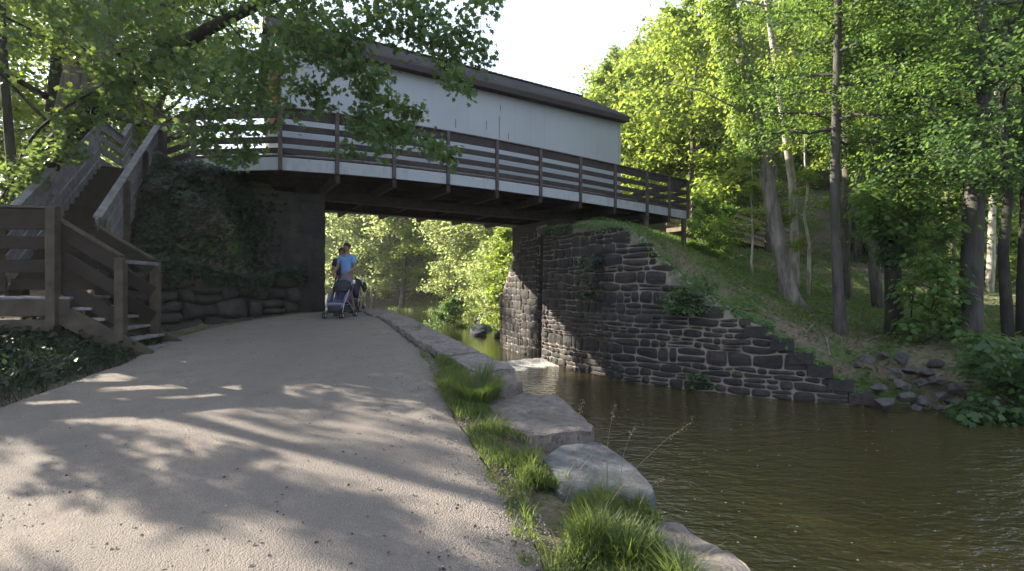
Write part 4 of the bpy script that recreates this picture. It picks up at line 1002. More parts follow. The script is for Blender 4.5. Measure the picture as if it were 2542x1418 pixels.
# ivy on the ivy clad stem and vine on the leaning tree
g = np.random.default_rng(9)
def vine(name, label, axis, rr, n, size, m, seed):
    g = np.random.default_rng(seed); A = np.array([p[:] for p in axis]); t = g.random(n)*(len(A)-1); k = t.astype(int); f = (t-k)[:, None]; c = A[k]*(1-f)+A[k+1]*f
    r = np.interp(t, range(len(rr)), rr)*(.55+.6*g.random(n))*(1+.35*np.sin(t*9)); a = g.random(n)*6.283; nr = np.c_[np.cos(a), np.sin(a), .2*g.normal(size=n)]
    V, F = leaves(c+nr*r[:, None], size, seed, 'oval', nrm=nr); o = leaf_obj(name, V, F, M[m], None, A[0]); o.location = A[0]; tag(o, label, 'vine'); return o
vine('ivy', 'dark ivy wrapped thickly round the tree trunk', [W(2218, 655, 13.5), W(2218, 560, 13.5), W(2226, 450, 13.5), W(2230, 340, 13.5), W(2232, 200, 13.5)], [.25, .6, .75, .6, .3], 5200, .12, 'leaf_dark', 5)
vine('climbing_vine', 'yellow green vine hanging on the upper stem of the leaning grey tree', [W(1868, 400, 14.9), W(1840, 300, 14.9), W(1815, 180, 14.9), W(1790, 60, 14.9), W(1775, -40, 14.9)], [.2, .35, .4, .45, .4], 2600, .12, 'leaf_light', 6)

# ------------------------------------------------------------------ the maple that leans over the stair
def canopy(name, label, anchors, trunk, rad, barkm, leafm, lsize, per, seed, extra_pts=(), spread=.42, kind='maple'):
    """branches grow from the trunk to each bough end; leaves hang around them"""
    g = np.random.default_rng(seed); base = Vector(trunk[0]); e = T(name, label, 'tree', tuple(base)); mb = MB(); mb.tube(trunk, rad, 10)
    nodes = [(Vector(p), r) for p, r in zip(trunk, rad)][2:]
    tips = []
    for (px, py, d, s) in sorted(anchors, key=lambda a: (W(a[0], a[1], a[2])-nodes[0][0]).length):
        t = W(px, py, d); q, r = min(nodes, key=lambda n_: (n_[0]-t).length+.35*max(0, n_[0].y-t.y)+(.0 if n_[1] > .02 else .25))
        mid_ = (q+t)/2+Vector((g.normal()*.06, g.normal()*.06, .10*(t-q).length)); r0 = min(r*.6, .012+.012*(t-q).length); mb.tube([q, mid_, t], [r0, r0*.7, .004], 5, False)
        nodes += [(mid_, r0*.7), (t, .008)]; tips += [(t, spread*s*(.5 if s > .8 or py < 160 else .36), s), (mid_, spread*s*.3, s*.28)]
    mb.build('trunk', M[barkm], e, True)
    pts = []
    for c, s_, w in tips:
        n = max(3, int(per*w)); pts.append(np.array(c[:])+g.normal(size=(n, 3))*np.array([1, 1, .75])*s_)
    pts = np.concatenate(pts); V, F = leaves(pts, lsize, seed, kind, up=.35, droop=.9); leaf_obj('crown', V, F, M[leafm], e, base); return e
rng2 = np.random.default_rng(15)
anch = []
def fill(poly, n, d0, d1, s=1.0):
    k = 0
    xs = [p[0] for p in poly]; ys_ = [p[1] for p in poly]
    while k < n:
        x, y = xs[0]*0+min(xs)+(max(xs)-min(xs))*rng2.random(), min(ys_)+(max(ys_)-min(ys_))*rng2.random()
        if inside([(x, y)], poly)[0]: anch.append((x, y, d0+(d1-d0)*rng2.random(), s*(.7+.6*rng2.random()))); k += 1
fill([(-150, -420), (1000, -420), (1150, -150), (1000, 0), (820, 60), (700, 110), (600, 210), (430, 230), (250, 140), (0, 120), (-150, 100)], 165, 6.6, 9.2)
fill([(430, 150), (700, 120), (760, 180), (690, 290), (560, 300), (460, 260)], 18, 7, 8.6)
fill([(640, 20), (990, 0), (960, 110), (830, 150), (700, 140)], 13, 6.8, 8)
hang = [(450, 320), (500, 350), (540, 390), (585, 400), (620, 370), (470, 280), (560, 320), (640, 320), (610, 385), (745, 215), (790, 262), (812, 265), (800, 215), (830, 170), (870, 140),
        (885, 170), (905, 190), (925, 200), (960, 180), (900, 225), (935, 240), (965, 250), (990, 262), (1010, 285), (1035, 278), (925, 280), (895, 290), (900, 330), (935, 318), (965, 310), (985, 325), (1010, 330), (1050, 345), (1075, 365), (1105, 390), (1120, 375), (960, 365), (930, 345), (868, 375),
        (1020, 20), (1060, 50), (1090, 80), (1040, 90), (1110, 110), (1150, 125), (1170, 140), (1200, 150), (1190, 95), (1130, 80), (1010, 70), (980, 100), (1060, 120), (1110, 160), (1125, 185), (1140, 200), (1155, 215), (1010, 5), (1080, 10), (1200, 0), (1215, 8), (1180, -10), (940, 10), (960, 50), (1065, 30), (1040, 60), (1100, 100), (1150, 95)]
for k_ in range(34):
    f_ = rng2.random(); anch.append((20+420*f_+40*rng2.normal(), 500-400*f_**.85+50*rng2.normal(), 9.0-1.4*f_+.5*rng2.random(), .7))
for k_ in range(26): anch.append((-40+150*rng2.random(), 400+170*rng2.random(), 9.4+1.0*rng2.random(), .7))
for x, y in hang: anch.append((x, y, 6.9+.9*rng2.random(), .55+.2*rng2.random()))
mtr = [gpt(-80, 800, 10.8), W(-60, 700, 10.8), W(-10, 590, 10.6), W(70, 460, 10.2), W(160, 345, 9.6), W(270, 235, 9.0), W(400, 135, 8.4), (W(560, 50, 7.9)), W(740, -30, 7.5), W(930, -110, 7.4), W(1100, -150, 7.4)]
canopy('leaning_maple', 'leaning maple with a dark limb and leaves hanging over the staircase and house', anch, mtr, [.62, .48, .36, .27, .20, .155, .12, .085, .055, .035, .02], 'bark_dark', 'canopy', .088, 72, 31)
own_tree('slim_tree', 'slim dark tree at the left edge with one thin sunlit branch', [gpt(58, 800, 9.9), W(50, 640, 9.9), W(36, 480, 9.9), W(22, 330, 9.9), W(10, 180, 9.9), W(5, 40, 9.9), W(-5, -200, 9.9)], [.13, .095, .085, .078, .07, .06, .05], 'bark_dark', 7, .75, lambda t: 1.5, 402, 1500, .10, 'leaf_light', kind='maple',
         extra=[([W(38, 440, 9.9), W(62, 365, 9.5), W(100, 318, 9.1), W(160, 268, 8.7), W(232, 228, 8.3)], [.035, .03, .027, .022, .013])])
own_tree('grey_tree', 'massive smooth grey trunk behind the leaning maple', [gpt(150, 560, 14), W(175, 400, 14), W(205, 250, 14), W(230, 100, 14), W(260, -60, 14), W(290, -300, 14)], [.72, .60, .55, .5, .45, .3], 'bark', 14, .45, lambda t: 3.4, 403, 6000, .13, 'leaf_mid')
own_tree('grey_tree', 'narrower dark trunk left of the massive grey trunk', [gpt(120, 560, 15), W(140, 300, 15), W(160, 100, 15), W(168, -100, 15)], [.34, .3, .26, .2], 'bark_dark', 12, .3, lambda t: 2.6, 404, 3500, .13, 'leaf_light')

# low branch with big leaves at the right edge
def spray(name, label, anchors, root, leafm, lsize, per, seed, spread, cat='shrub', kind='maple'):
    g = np.random.default_rng(seed); base = Vector(root); e = T(name, label, cat, tuple(base)); mb = MB(); nodes = [base]; pts = []
    for a in sorted(anchors, key=lambda a: (W(*a)-base).length):
        t = W(*a); q = min(nodes, key=lambda n_: (n_-t).length); m_ = (q+t)/2+Vector((0, 0, .1)); mb.tube([q, m_, t], [.02, .014, .006], 5, False); nodes += [m_, t]
        pts.append(np.array(t[:])+g.normal(size=(per, 3))*spread*np.array([1, 1, .6]))
    mb.build('stem', M['bark_dark'], e, True); V, F = leaves(np.concatenate(pts), lsize, seed, kind, up=.9, droop=.4); leaf_obj('foliage', V, F, M[leafm], e, base); return e
g = np.random.default_rng(12)
spray('waterside_shrub', 'broad leaved shrub spilling over the bank at the right edge', [(2400+g.random()*190, 850+g.random()*190, 9.2+g.random()*1.2) for _ in range(44)], W(2560, 960, 10.4), 'leaf_dark', .12, 60, 3, .16)
spray('understorey_tree', 'small leafy tree in front of the trunks on the slope, its foliage at head height', [(2130+g.random()*260, 470+g.random()*110, 12.0+g.random()*1.4) for _ in range(26)], gpt(2255, 880, 12.8), 'leaf_mid', .13, 60, 4, .22, 'tree')
spray('understorey_tree', 'low shrub at the foot of the slope left of the thick forked tree', [(2240+g.random()*150, 640+g.random()*200, 11.6+g.random()*1.2) for _ in range(34)], gpt(2320, 880, 12.2), 'leaf_mid', .12, 50, 5, .18, 'shrub')
spray('wall_shrub', 'dark bush growing out of the top of the rubble wall', [(1660+g.random()*110, 680+g.random()*95, 12.0+g.random()*.4) for _ in range(16)], W(1715, 770, 12.35), 'leaf_dark', .09, 60, 6, .13, 'shrub', 'oval')
spray('wall_shrub', 'small fern like plant at the waterline of the rubble wall', [(1690+g.random()*70, 930+g.random()*35, 12.0) for _ in range(6)], W(1722, 958, 12.15), 'leaf_dark', .07, 40, 7, .08, 'shrub', 'oval')
spray('wall_shrub', 'dark creeper on the dressed part of the canal wall', [(1440+g.random()*80, 620+g.random()*140, 13.9+g.random()*.3) for _ in range(14)], W(1480, 600, 14.3), 'ivy', .09, 40, 8, .14, 'shrub', 'oval')

# ------------------------------------------------------------------ ground cover, ivy, grass
def scatter(name, label, cat, n, box, keep, size, m, seed, hgt, kind='oval', up=1.0):
    g = np.random.default_rng(seed); P_ = np.c_[box[0]+(box[1]-box[0])*g.random(n), box[2]+(box[3]-box[2])*g.random(n)]
    dens = np.array([noise.noise(Vector((x*.9, y*.9, seed))) for x, y in P_]); P_ = P_[(keep(P_)) & (dens > -.12+.3*(g.random(len(P_))-.5))]
    z = ground_h(P_)+hgt*g.random(len(P_))**1.5
    V, F = leaves(np.c_[P_, z], size, seed, kind, up=up); return tag(leaf_obj(name, V, F, M[m]), label, cat, kind='stuff')
def right_side(P_): return (~inside(P_, POLY)) & (seg_dist(P_, RIGHT) > .55) & (seg_dist(P_, RIGHT) < seg_dist(P_, LEFT))
scatter('ground_cover', 'low green weeds covering the slope beside the stone wall', 'ground cover', 52000, (2.5, 24, 9.2, 27), right_side, .085, 'cover', 21, .16)
scatter('fallen_leaves', 'dry brown leaves lying on the slope', 'leaf litter', 22000, (4, 22, 10, 26), right_side, .08, 'straw', 22, .02, up=3)
def grassf(pts, hmin, hmax, seed, w=.006, lean=.35):
    g = np.random.default_rng(seed); n = len(pts); cl = np.array([noise.noise(Vector((x*3.1, y*3.1, seed)))+.6*noise.noise(Vector((x*9, y*9, seed))) for x, y, z in pts]); h = hmin+(hmax-hmin)*g.random(n)**1.6*np.clip(.75+1.3*cl, .25, 1.6); a = g.random(n)*6.283; l = lean*(.3+g.random(n)); dx, dy = np.cos(a), np.sin(a)
    V = np.zeros((n, 6, 3)); px_, py_ = -dy, dx
    for k, (f, ww) in enumerate(((0, 1), (.55, .8), (1, .12))):
        off = (f**1.8)*l*h; z = h*f*(1-.25*l*f)
        for s_ in (0, 1):
            sg = (-1, 1)[s_]*w*ww*(.6+hmax)
            V[:, k*2+s_, 0] = pts[:, 0]+dx*off+px_*sg; V[:, k*2+s_, 1] = pts[:, 1]+dy*off+py_*sg; V[:, k*2+s_, 2] = pts[:, 2]+z
    F = (np.arange(n)*6)[:, None, None]+np.array([(0, 1, 3, 2), (2, 3, 5, 4)])[None]
    return V.reshape(-1, 3), F.reshape(-1, 4)
def grass_obj(name, label, pts, hmin, hmax, m, seed, w=.006, lean=.35):
    V, F = grassf(pts, hmin, hmax, seed, w, lean); return tag(leaf_obj(name, V, F, M[m]), label, 'grass', kind='stuff')
def poly_pts(pxs, n, seed, clump=.5, freq=2.2, thr=-.1):
    g = np.random.default_rng(seed); pl_ = [tuple(G(x, y)[:2]) for x, y in pxs]; xs = [p[0] for p in pl_]; ys_ = [p[1] for p in pl_]
    P_ = np.c_[min(xs)+(max(xs)-min(xs))*g.random(n*3), min(ys_)+(max(ys_)-min(ys_))*g.random(n*3)]; P_ = P_[inside(P_, pl_)]
    nz = np.array([noise.noise(Vector((x*freq, y*freq, seed))) for x, y in P_]); P_ = P_[nz+(g.random(len(P_))-.5)*clump > thr][:n]
    return np.c_[P_, zp(P_[:, 1])-.01]
a = poly_pts([(1090, 880), (1140, 890), (1180, 960), (1205, 1000), (1250, 1050), (1340, 1110), (1330, 1170), (1210, 1160), (1150, 1060), (1100, 990), (1075, 930)], 11000, 3)
grass_obj('verge_grass', 'green grass between the gravel path and the ledge stones', a, .04, .16, 'grass', 3, .005, .8)
a = poly_pts([(1300, 1130), (1370, 1185), (1430, 1215), (1500, 1235), (1600, 1250), (1640, 1300), (1600, 1310), (1660, 1420), (1780, 1560), (1380, 1560), (1350, 1390), (1300, 1300), (1290, 1220)], 17000, 4)
grass_obj('verge_grass', 'thick green grass in front of the grey boulder', a, .04, .2, 'grass', 4, .005, .8)
a = poly_pts([(1240, 1160), (1330, 1170), (1300, 1290), (1330, 1400), (1290, 1400), (1250, 1250), (1190, 1150)], 2600, 6, 1.0, 5, .12)
grass_obj('verge_grass', 'short dry grass thinning out on the gravel', a, .02, .07, 'grass', 6, .004, .7)
t0 = G(1185, 985); g = np.random.default_rng(5); r_ = .22*np.sqrt(g.random(1500)); a_ = g.random(1500)*6.28
grass_obj('grass_tuft', 'tall bright sunlit grass tuft beside the flat ledge stone', np.c_[t0.x+.02+r_*np.cos(a_), t0.y+r_*np.sin(a_)*1.5, np.full(1500, float(zp(t0.y)))], .14, .36, 'grass', 5, .005, .7)
t0 = G(1035, 822); r_ = .12*np.sqrt(g.random(200)); a_ = g.random(200)*6.28
grass_obj('grass_tuft', 'small dark grass tuft at the path edge near the bridge', np.c_[t0.x+r_*np.cos(a_), t0.y+r_*np.sin(a_)*2, np.full(200, float(zp(t0.y)))], .05, .18, 'grass', 8)
def strip(pl_, w0, w1, n, seed, ymin, ymax):
    g = np.random.default_rng(seed); y = ymin+(ymax-ymin)*g.random(n); o = w0+(w1-w0)*g.random(n); x = resample(pl_, y)-o
    return np.c_[x, y, ground_h(np.c_[x, y])-.01]
grass_obj('edge_grass', 'grass and weeds along the far side of the path, coloured dark for the shade under the staircase', strip(PL, -.12, 1.9, 15000, 5, 1.5, 9.2), .06, .26, 'ivy', 15, .007, .6)  # ivy's dark colour stands in for shade on this grass
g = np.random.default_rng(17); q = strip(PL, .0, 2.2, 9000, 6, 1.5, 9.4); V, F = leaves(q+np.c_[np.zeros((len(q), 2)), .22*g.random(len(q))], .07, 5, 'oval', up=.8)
tag(leaf_obj('weeds', V, F, M['ivy']), 'broad leaved weeds on the bank, coloured dark for the shade under the staircase', 'weeds', kind='stuff')  # weeds take the same dark colour as painted shade
grass_obj('slope_grass', 'grass on the open slope under the end of the bridge', (lambda P_: np.c_[P_, ground_h(P_)-.02])((lambda P_: P_[right_side(P_)])(np.c_[3.2+13*np.random.default_rng(1).random(42000), 12.5+14*np.random.default_rng(2).random(42000)])), .06, .24, 'grass', 19, .009, .6)
gb = np.random.default_rng(21); P_ = np.c_[-16+20*gb.random(60000), 24+28*gb.random(60000)]; ds = seg_dist(P_, RIGHT); P_ = P_[(~inside(P_, POLY)) & (ds > .2) & (ds < 9) & (ds < seg_dist(P_, LEFT))]
grass_obj('bank_grass', 'bright grass on the far canal bank seen beneath the bridge', np.c_[P_, ground_h(P_)-.02], .12, .5, 'grass', 22, .03, .6)
# ivy on the steep bank left of the abutment
g = np.random.default_rng(31); n = 60000; P_ = np.c_[-9.6+4.6*g.random(n), 8.9+5*g.random(n)]
hs = ground_h(P_); v_ = (P_[:, 0]-R0.x)*N.x+(P_[:, 1]-R0.y)*N.y; dl = seg_dist(P_, PL); pp = PL+LEFT[::-1]
st_d = (P_[:, 0]-RA.x)*mp.x+(P_[:, 1]-RA.y)*mp.y
k = (~inside(P_, pp)) & (dl > .38) & (hs > 1.2) & (v_ < 1.3) & (st_d < .0) & (hs < 4.6)
Q = P_[k]; z = hs[k]+g.random(k.sum())*.1; off = .05+.5*np.clip(np.array([noise.noise(Vector((x*2, y*2, zz*1.5))) for (x, y), zz in zip(Q, z)])+.25, 0, 1)*g.random(k.sum())
NN = np.tile(np.array([D.x*.35+.25, -.85, .35]), (len(Q), 1)); Q3 = np.c_[Q, z]+NN*off[:, None]
g2 = np.random.default_rng(3); s_ = g2.random(1800)*RWL; hg = []
for s in s_:
    p, d_, n_ = rw_frame(s); f = g2.random()**1.7; w = .35+.65*max(0, noise.noise(Vector((s*1.5, 0, 4)))+.35); hg.append((p.x+n_.x*(.03+.12*g2.random()), p.y+n_.y*(.03+.12*g2.random()), rwt(s)+.28-f*w*.55))
for s in g2.random(2600):
    x = A0-D*(2.3-1.3*s*g2.random()); f = g2.random()**.8; hg.append((x.x-N.x*.08*g2.random(), x.y-N.y*.08*g2.random(), 3.9-f*3.0))
Q3 = np.r_[Q3, np.array(hg)]; NN = np.tile(np.array([.3, -.9, .3]), (len(Q3), 1))
V, F = leaves(Q3, .085, 33, 'oval', nrm=NN); tag(leaf_obj('ivy_bank', V, F, M['ivy']), 'dark ivy covering the steep bank between the staircase and the abutment', 'ivy', kind='stuff')
# creeper over the upper part of the dressed wall, weeds along the wall top
g = np.random.default_rng(35); hg = []; nn_ = []
for _ in range(2600):
    s = g.random()*WALL_LEN; p, d_, n_ = smooth_wall(s); hg.append((p.x+n_.x*(.1*g.random()-.45*g.random()), p.y+n_.y*(.1*g.random()-.45*g.random()), wtop(s)+.10-.25*g.random()**2*(1+2*max(0, noise.noise(Vector((s*2, 1, 1))))))); nn_.append((n_.x, n_.y, .6))
V, F = leaves(np.array(hg), .085, 36, 'oval', nrm=np.array(nn_)); tag(leaf_obj('wall_weeds', V, F, M['cover']), 'green weeds along the top of the rubble canal wall', 'weeds', kind='stuff')

# tall seed stalks over the grey boulder
g = np.random.default_rng(51)
stalks = [((1432, 1180), (1448, 990), 'upright seed stalk rising over the ledge stone end, leftmost of the tall ones'), ((1510, 1230), (1528, 1000), 'upright seed stalk behind the top of the grey boulder'), ((1400, 1260), (1500, 1110), 'leaning grass stalk crossing the middle of the grey boulder'),
          ((1540, 1240), (1575, 1060), 'seed stalk leaning right over the water behind the grey boulder'), ((1480, 1300), (1720, 1045), 'long arching stalk bending furthest over the water'), ((1580, 1290), (1648, 1190), 'bent dry stalk between the grey boulder and the lowest ledge stone'), ((1185, 960), (1160, 860), 'thin pale stalk standing up from the bright tuft')]
for i, (a, b, lab) in enumerate(stalks):
    p = G(*a); p.z = float(zp(p.y)); d = p.y*1.01; q = W(b[0], b[1], d); m_ = (p+q)/2+Vector((-.03, 0, .05)); e = T('seed_stalk', lab, 'grass stalk', tuple(p), None)
    pts = [p, (p*.5+m_*.5)+Vector((-.005, 0, .01)), m_, (m_+q)/2+Vector((0, 0, .02)), q]; MB().tube(pts, [.0022, .002, .0017, .0013, .0008], 5).build('stem', M['straw'], e)
    c = [pts[3]+(q-pts[3])*g.random()+Vector(g.normal(size=3))*.008 for _ in range(34)]; V, F = leaves(np.array([x[:] for x in c]), .012, i, 'diamond', up=.2); leaf_obj('seed_head', V, F, M['straw'], e, p)
g = np.random.default_rng(61)   # litter of leaves and twigs on the path
pp_ = []
while len(pp_) < 650:
    y = 2.4+9.5*g.random()**1.3; x0 = np.interp(y, ys, xl); x1 = np.interp(y, ys, xr); t = g.random()**2 if g.random() < .5 else 1-g.random()**2*.3
    pp_.append((x0+(x1-x0)*t, y, float(zp(y))+.022))
V, F = leaves(np.array(pp_), .026, 4, 'oval', up=5); tag(leaf_obj('leaf_litter', V, F, M['soil']), 'small dry leaves and bits scattered over the path', 'leaf litter', kind='stuff')

mh, nt = mat('haze_air'); vp = nt.nodes.new('ShaderNodeVolumePrincipled'); vp.inputs['Color'].default_value = (.95, .97, 1, 1); vp.inputs['Density'].default_value = .0005; vp.inputs['Anisotropy'].default_value = .3
nt.links.new(vp.outputs[0], nt.nodes.new('ShaderNodeOutputMaterial').inputs['Volume'])
bpy.context.view_layer.update(); hz = max(max((o.matrix_world@Vector(c)).z for c in o.bound_box) for o in bpy.data.objects if o.type == 'MESH')+1; print('haze top', hz); hb_ = MB().cbox((0, 0, (hz-4)/2), 1000, 1000, hz+4).build('haze', mh); tag(hb_, 'thin pale summer haze in the air', 'haze', kind='stuff')

g = np.random.default_rng(91)
for i in range(9):
    px, py, d = [(1740, 690, 15.5), (1830, 730, 14.2), (1900, 800, 13.0), (2000, 860, 12.2), (2060, 900, 11.8), (2150, 880, 12.6), (2310, 860, 12.8), (2120, 800, 14), (1880, 680, 16)][i]
    a_ = W(px, py, d); t_ = g.random()*3; b_ = a_+Vector((math.cos(t_), math.sin(t_), 0))*(.5+.7*g.random()); m_ = (a_+b_)/2+Vector((.05, .04, 0)); P3 = [Vector((q.x, q.y, gz(q.x, q.y)+.05)) for q in (a_, m_, b_)]
    br_ = MB().tube(P3, [.022, .017, .007], 6).tube([P3[1], P3[1]+Vector((.18, .12, .06))], [.011, .004], 5); o = br_.build('fallen_branch', M['bark_lit']); tag(o, 'dead grey branch lying on the slope above the stone wall', 'branch', 'dead branches on the slope')

# ------------------------------------------------------------------ people
M['skin'] = m_simple('skin', (.22, .13, .10), (.19, .11, .085), 4, .55, .05, 30)
M['hair'] = m_simple('hair', (.03, .02, .015), (.02, .014, .01), 20, .6, .3, 60)
M['shirt'] = m_simple('blue_cloth', (.14, .26, .50), (.11, .21, .42), 6, .85, .2, 40)
M['shorts'] = m_simple('grey_cloth', (.16, .18, .27), (.12, .14, .22), 6, .85, .2, 40)
M['dark_cloth'] = m_simple('dark_cloth', (.035, .033, .045), (.025, .024, .03), 6, .85, .2, 40)
M['lilac'] = m_simple('lilac_cloth', (.13, .13, .24), (.09, .09, .18), 6, .8, .2, 40)
M['navy'] = m_simple('navy_cloth', (.03, .035, .12), (.02, .025, .08), 6, .8, .2, 40)
M['metal'] = m_simple('grey_metal', (.30, .30, .33), (.22, .22, .25), 8, .35, .02, 40, spec=.6)
M['rubber'] = m_simple('rubber', (.02, .02, .022), (.015, .015, .016), 8, .7, .1, 40)
M['white_bit'] = m_simple('white_cloth', (.7, .7, .7), (.6, .6, .6), 8, .6, .1, 40)
def skinned(name, nodes, edges, m, parent, sub=2):
    keys = list(nodes); ix = {k_: i for i, k_ in enumerate(keys)}; me = bpy.data.meshes.new(name)
    me.from_pydata([nodes[k_][0] for k_ in keys], [(ix[a], ix[b]) for a, b in edges], []); o = link(name, me, m, parent)
    sk_ = o.modifiers.new('skin', 'SKIN'); sk_.use_smooth_shade = True
    for k_, v in zip(keys, me.skin_vertices[0].data): r = nodes[k_][1]; v.radius = r if isinstance(r, tuple) else (r, r); v.use_root = (k_ == keys[0])
    sd = o.modifiers.new('sub', 'SUBSURF'); sd.levels = sub; sd.render_levels = sub; return o
def person(label, loc, rz, h, shirt, shorts, hairlen, pose):
    """local frame: faces -Y; pose gives wrist and foot targets"""
    e = thing('person', label, 'person', loc, None, rz); e.scale = (h/1.78,)*3
    n = {'pelvis': ((0, 0, .95), (.15, .105)), 'waist': ((0, .0, 1.10), (.135, .095)), 'chest': ((0, .01, 1.30), (.165, .11)), 'collar': ((0, .015, 1.44), (.12, .075)), 'neck': ((0, .005, 1.53), .052), 'skull0': ((0, -.01, 1.60), (.062, .072)), 'skull1': ((0, -.005, 1.68), (.076, .092)), 'crown': ((0, .0, 1.755), (.05, .06))}
    ed = [('pelvis', 'waist'), ('waist', 'chest'), ('chest', 'collar'), ('collar', 'neck'), ('neck', 'skull0'), ('skull0', 'skull1'), ('skull1', 'crown')]
    for s, sd in ((-1, 'a'), (1, 'b')):
        el, wr = pose[sd+'_elbow'], pose[sd+'_wrist']; kn, an = pose[sd+'_knee'], pose[sd+'_ankle']
        n['sh'+sd] = ((s*.175, .015, 1.42), .062); n['el'+sd] = (el, .042); n['fa'+sd] = (tuple((np.array(el)*.6+np.array(wr)*.4)), .040); n['wr'+sd] = (wr, .027)
        hd = np.array(wr)-np.array(el); hd = hd/np.linalg.norm(hd); hd = hd*.6+np.array((0, -.6, -.25)); hd /= np.linalg.norm(hd); pm = np.array(wr)+hd*.065
        n['pm'+sd] = (tuple(pm), (.036, .02)); ed += [('collar', 'sh'+sd), ('sh'+sd, 'el'+sd), ('el'+sd, 'fa'+sd), ('fa'+sd, 'wr'+sd), ('wr'+sd, 'pm'+sd)]
        for j, (off, ln) in enumerate(((-.030, .045), (-.010, .052), (.010, .049), (.030, .038))):
            k1 = pm+hd*.03+np.array((off, 0, 0)); k2 = k1+hd*ln*.6+np.array((0, 0, -.012)); k3 = k2+np.array((0, .010, -ln*.6))
            for q_, nm in ((k1, 'f1'), (k2, 'f2'), (k3, 'f3')): n[f'{nm}{j}{sd}'] = (tuple(q_), .0085)
            ed += [('pm'+sd, f'f1{j}{sd}'), (f'f1{j}{sd}', f'f2{j}{sd}'), (f'f2{j}{sd}', f'f3{j}{sd}')]
        th = np.array(wr)+hd*.03+np.array((-s*.035, 0, -.005)); n['th'+sd] = (tuple(th), .012); n['tt'+sd] = (tuple(th+hd*.035+np.array((-s*.008, 0, -.02))), .009); ed += [('wr'+sd, 'th'+sd), ('th'+sd, 'tt'+sd)]
        n['hp'+sd] = ((s*.095, 0, .90), .088); n['kn'+sd] = (kn, .056); n['cf'+sd] = (tuple(np.array(kn)*.65+np.array(an)*.35+np.array((0, .02, 0))), .054); n['an'+sd] = (an, .036); n['ft'+sd] = ((an[0], an[1]-.07, an[2]-.045), (.042, .03)); n['to'+sd] = ((an[0]+s*.01, an[1]-.17, an[2]-.06), (.04, .022)); n['he'+sd] = ((an[0], an[1]+.035, an[2]-.05), .032)
        ed += [('pelvis', 'hp'+sd), ('hp'+sd, 'kn'+sd), ('kn'+sd, 'cf'+sd), ('cf'+sd, 'an'+sd), ('an'+sd, 'ft'+sd), ('ft'+sd, 'to'+sd), ('an'+sd, 'he'+sd)]
    b = skinned('body', n, ed, M['skin'], e)
    # face: features raised from the head, part of the head's look
    f = MB(); f.ball((0, -.095, 1.648), .013, .02, .022, 8, 6); f.ball((-.082, .0, 1.65), .012, .02, .032, 8, 6); f.ball((.082, .0, 1.65), .012, .02, .032, 8, 6)
    link('nose_and_ears', _me(f, 'nose_and_ears'), M['skin'], e)
    f = MB(); f.ball((-.03, -.082, 1.668), .013, .008, .008, 8, 6); f.ball((.03, -.082, 1.668), .013, .008, .008, 8, 6); f.cbox((-.03, -.088, 1.69), .034, .008, .007); f.cbox((.03, -.088, 1.69), .034, .008, .007); link('eyes', _me(f, 'eyes'), M['hair'], e)
    f = MB(); f.ball((0, -.083, 1.607), .024, .006, .006, 8, 6); link('mouth', _me(f, 'mouth'), M['trim'], e)
    hb = MB(); hb.ball((0, .022, 1.705), .092, .098, .088, 16, 10)
    if hairlen: hb.ball((0, .07, 1.60), .075, .05, .15, 12, 8)
    link('hair', _me(hb, 'hair', lambda v: Vector(v)+Vector((1, 1, 1))*.006*noise.noise(Vector(v)*30)), M['hair'], e)
    g_ = 1.12; s_n = {'waist': ((0, 0, .93), (.172, .125)), 'w2': ((0, 0, 1.10), (.155, .115)), 'chest': ((0, .01, 1.30), (.185, .128)), 'collar': ((0, .015, 1.43), (.14, .092)), 'nk': ((0, .01, 1.485), (.075, .068))}
    s_e = [('waist', 'w2'), ('w2', 'chest'), ('chest', 'collar'), ('collar', 'nk')]
    for s, sd in ((-1, 'a'), (1, 'b')):
        sh = np.array((s*.175, .015, 1.42)); el = np.array(pose[sd+'_elbow']); s_n['s'+sd] = (tuple(sh), .078); s_n['m'+sd] = (tuple(sh*.35+el*.65), .066); s_e += [('collar', 's'+sd), ('s'+sd, 'm'+sd)]
    skinned('shirt', s_n, s_e, M[shirt], e)
    t_n = {'p': ((0, 0, 1.02), (.185, .14)), 'c': ((0, 0, .90), (.195, .145))}; t_e = [('p', 'c')]
    for s, sd in ((-1, 'a'), (1, 'b')):
        kn = np.array(pose[sd+'_knee']); hp = np.array((s*.10, 0, .86)); t_n['h'+sd] = (tuple(hp), .108); t_n['k'+sd] = (tuple(hp*.12+kn*.88), .085); t_e += [('c', 'h'+sd), ('h'+sd, 'k'+sd)]
    skinned('shorts', t_n, t_e, M[shorts], e)
    for s, sd in ((-1, 'a'), (1, 'b')):
        an = pose[sd+'_ankle']; f = MB(); f.ball((an[0], an[1]-.07, an[2]-.055), .052, .14, .045, 12, 8); link('shoe', _me(f, 'shoe'), M['rubber'], e)
    return e
def _me(mb, name, fn=None):
    me = bpy.data.meshes.new(name); me.from_pydata([tuple(fn(v)) if fn else v for v in mb.v], [], mb.f); me.update(); me.polygons.foreach_set('use_smooth', [True]*len(mb.f)); return me
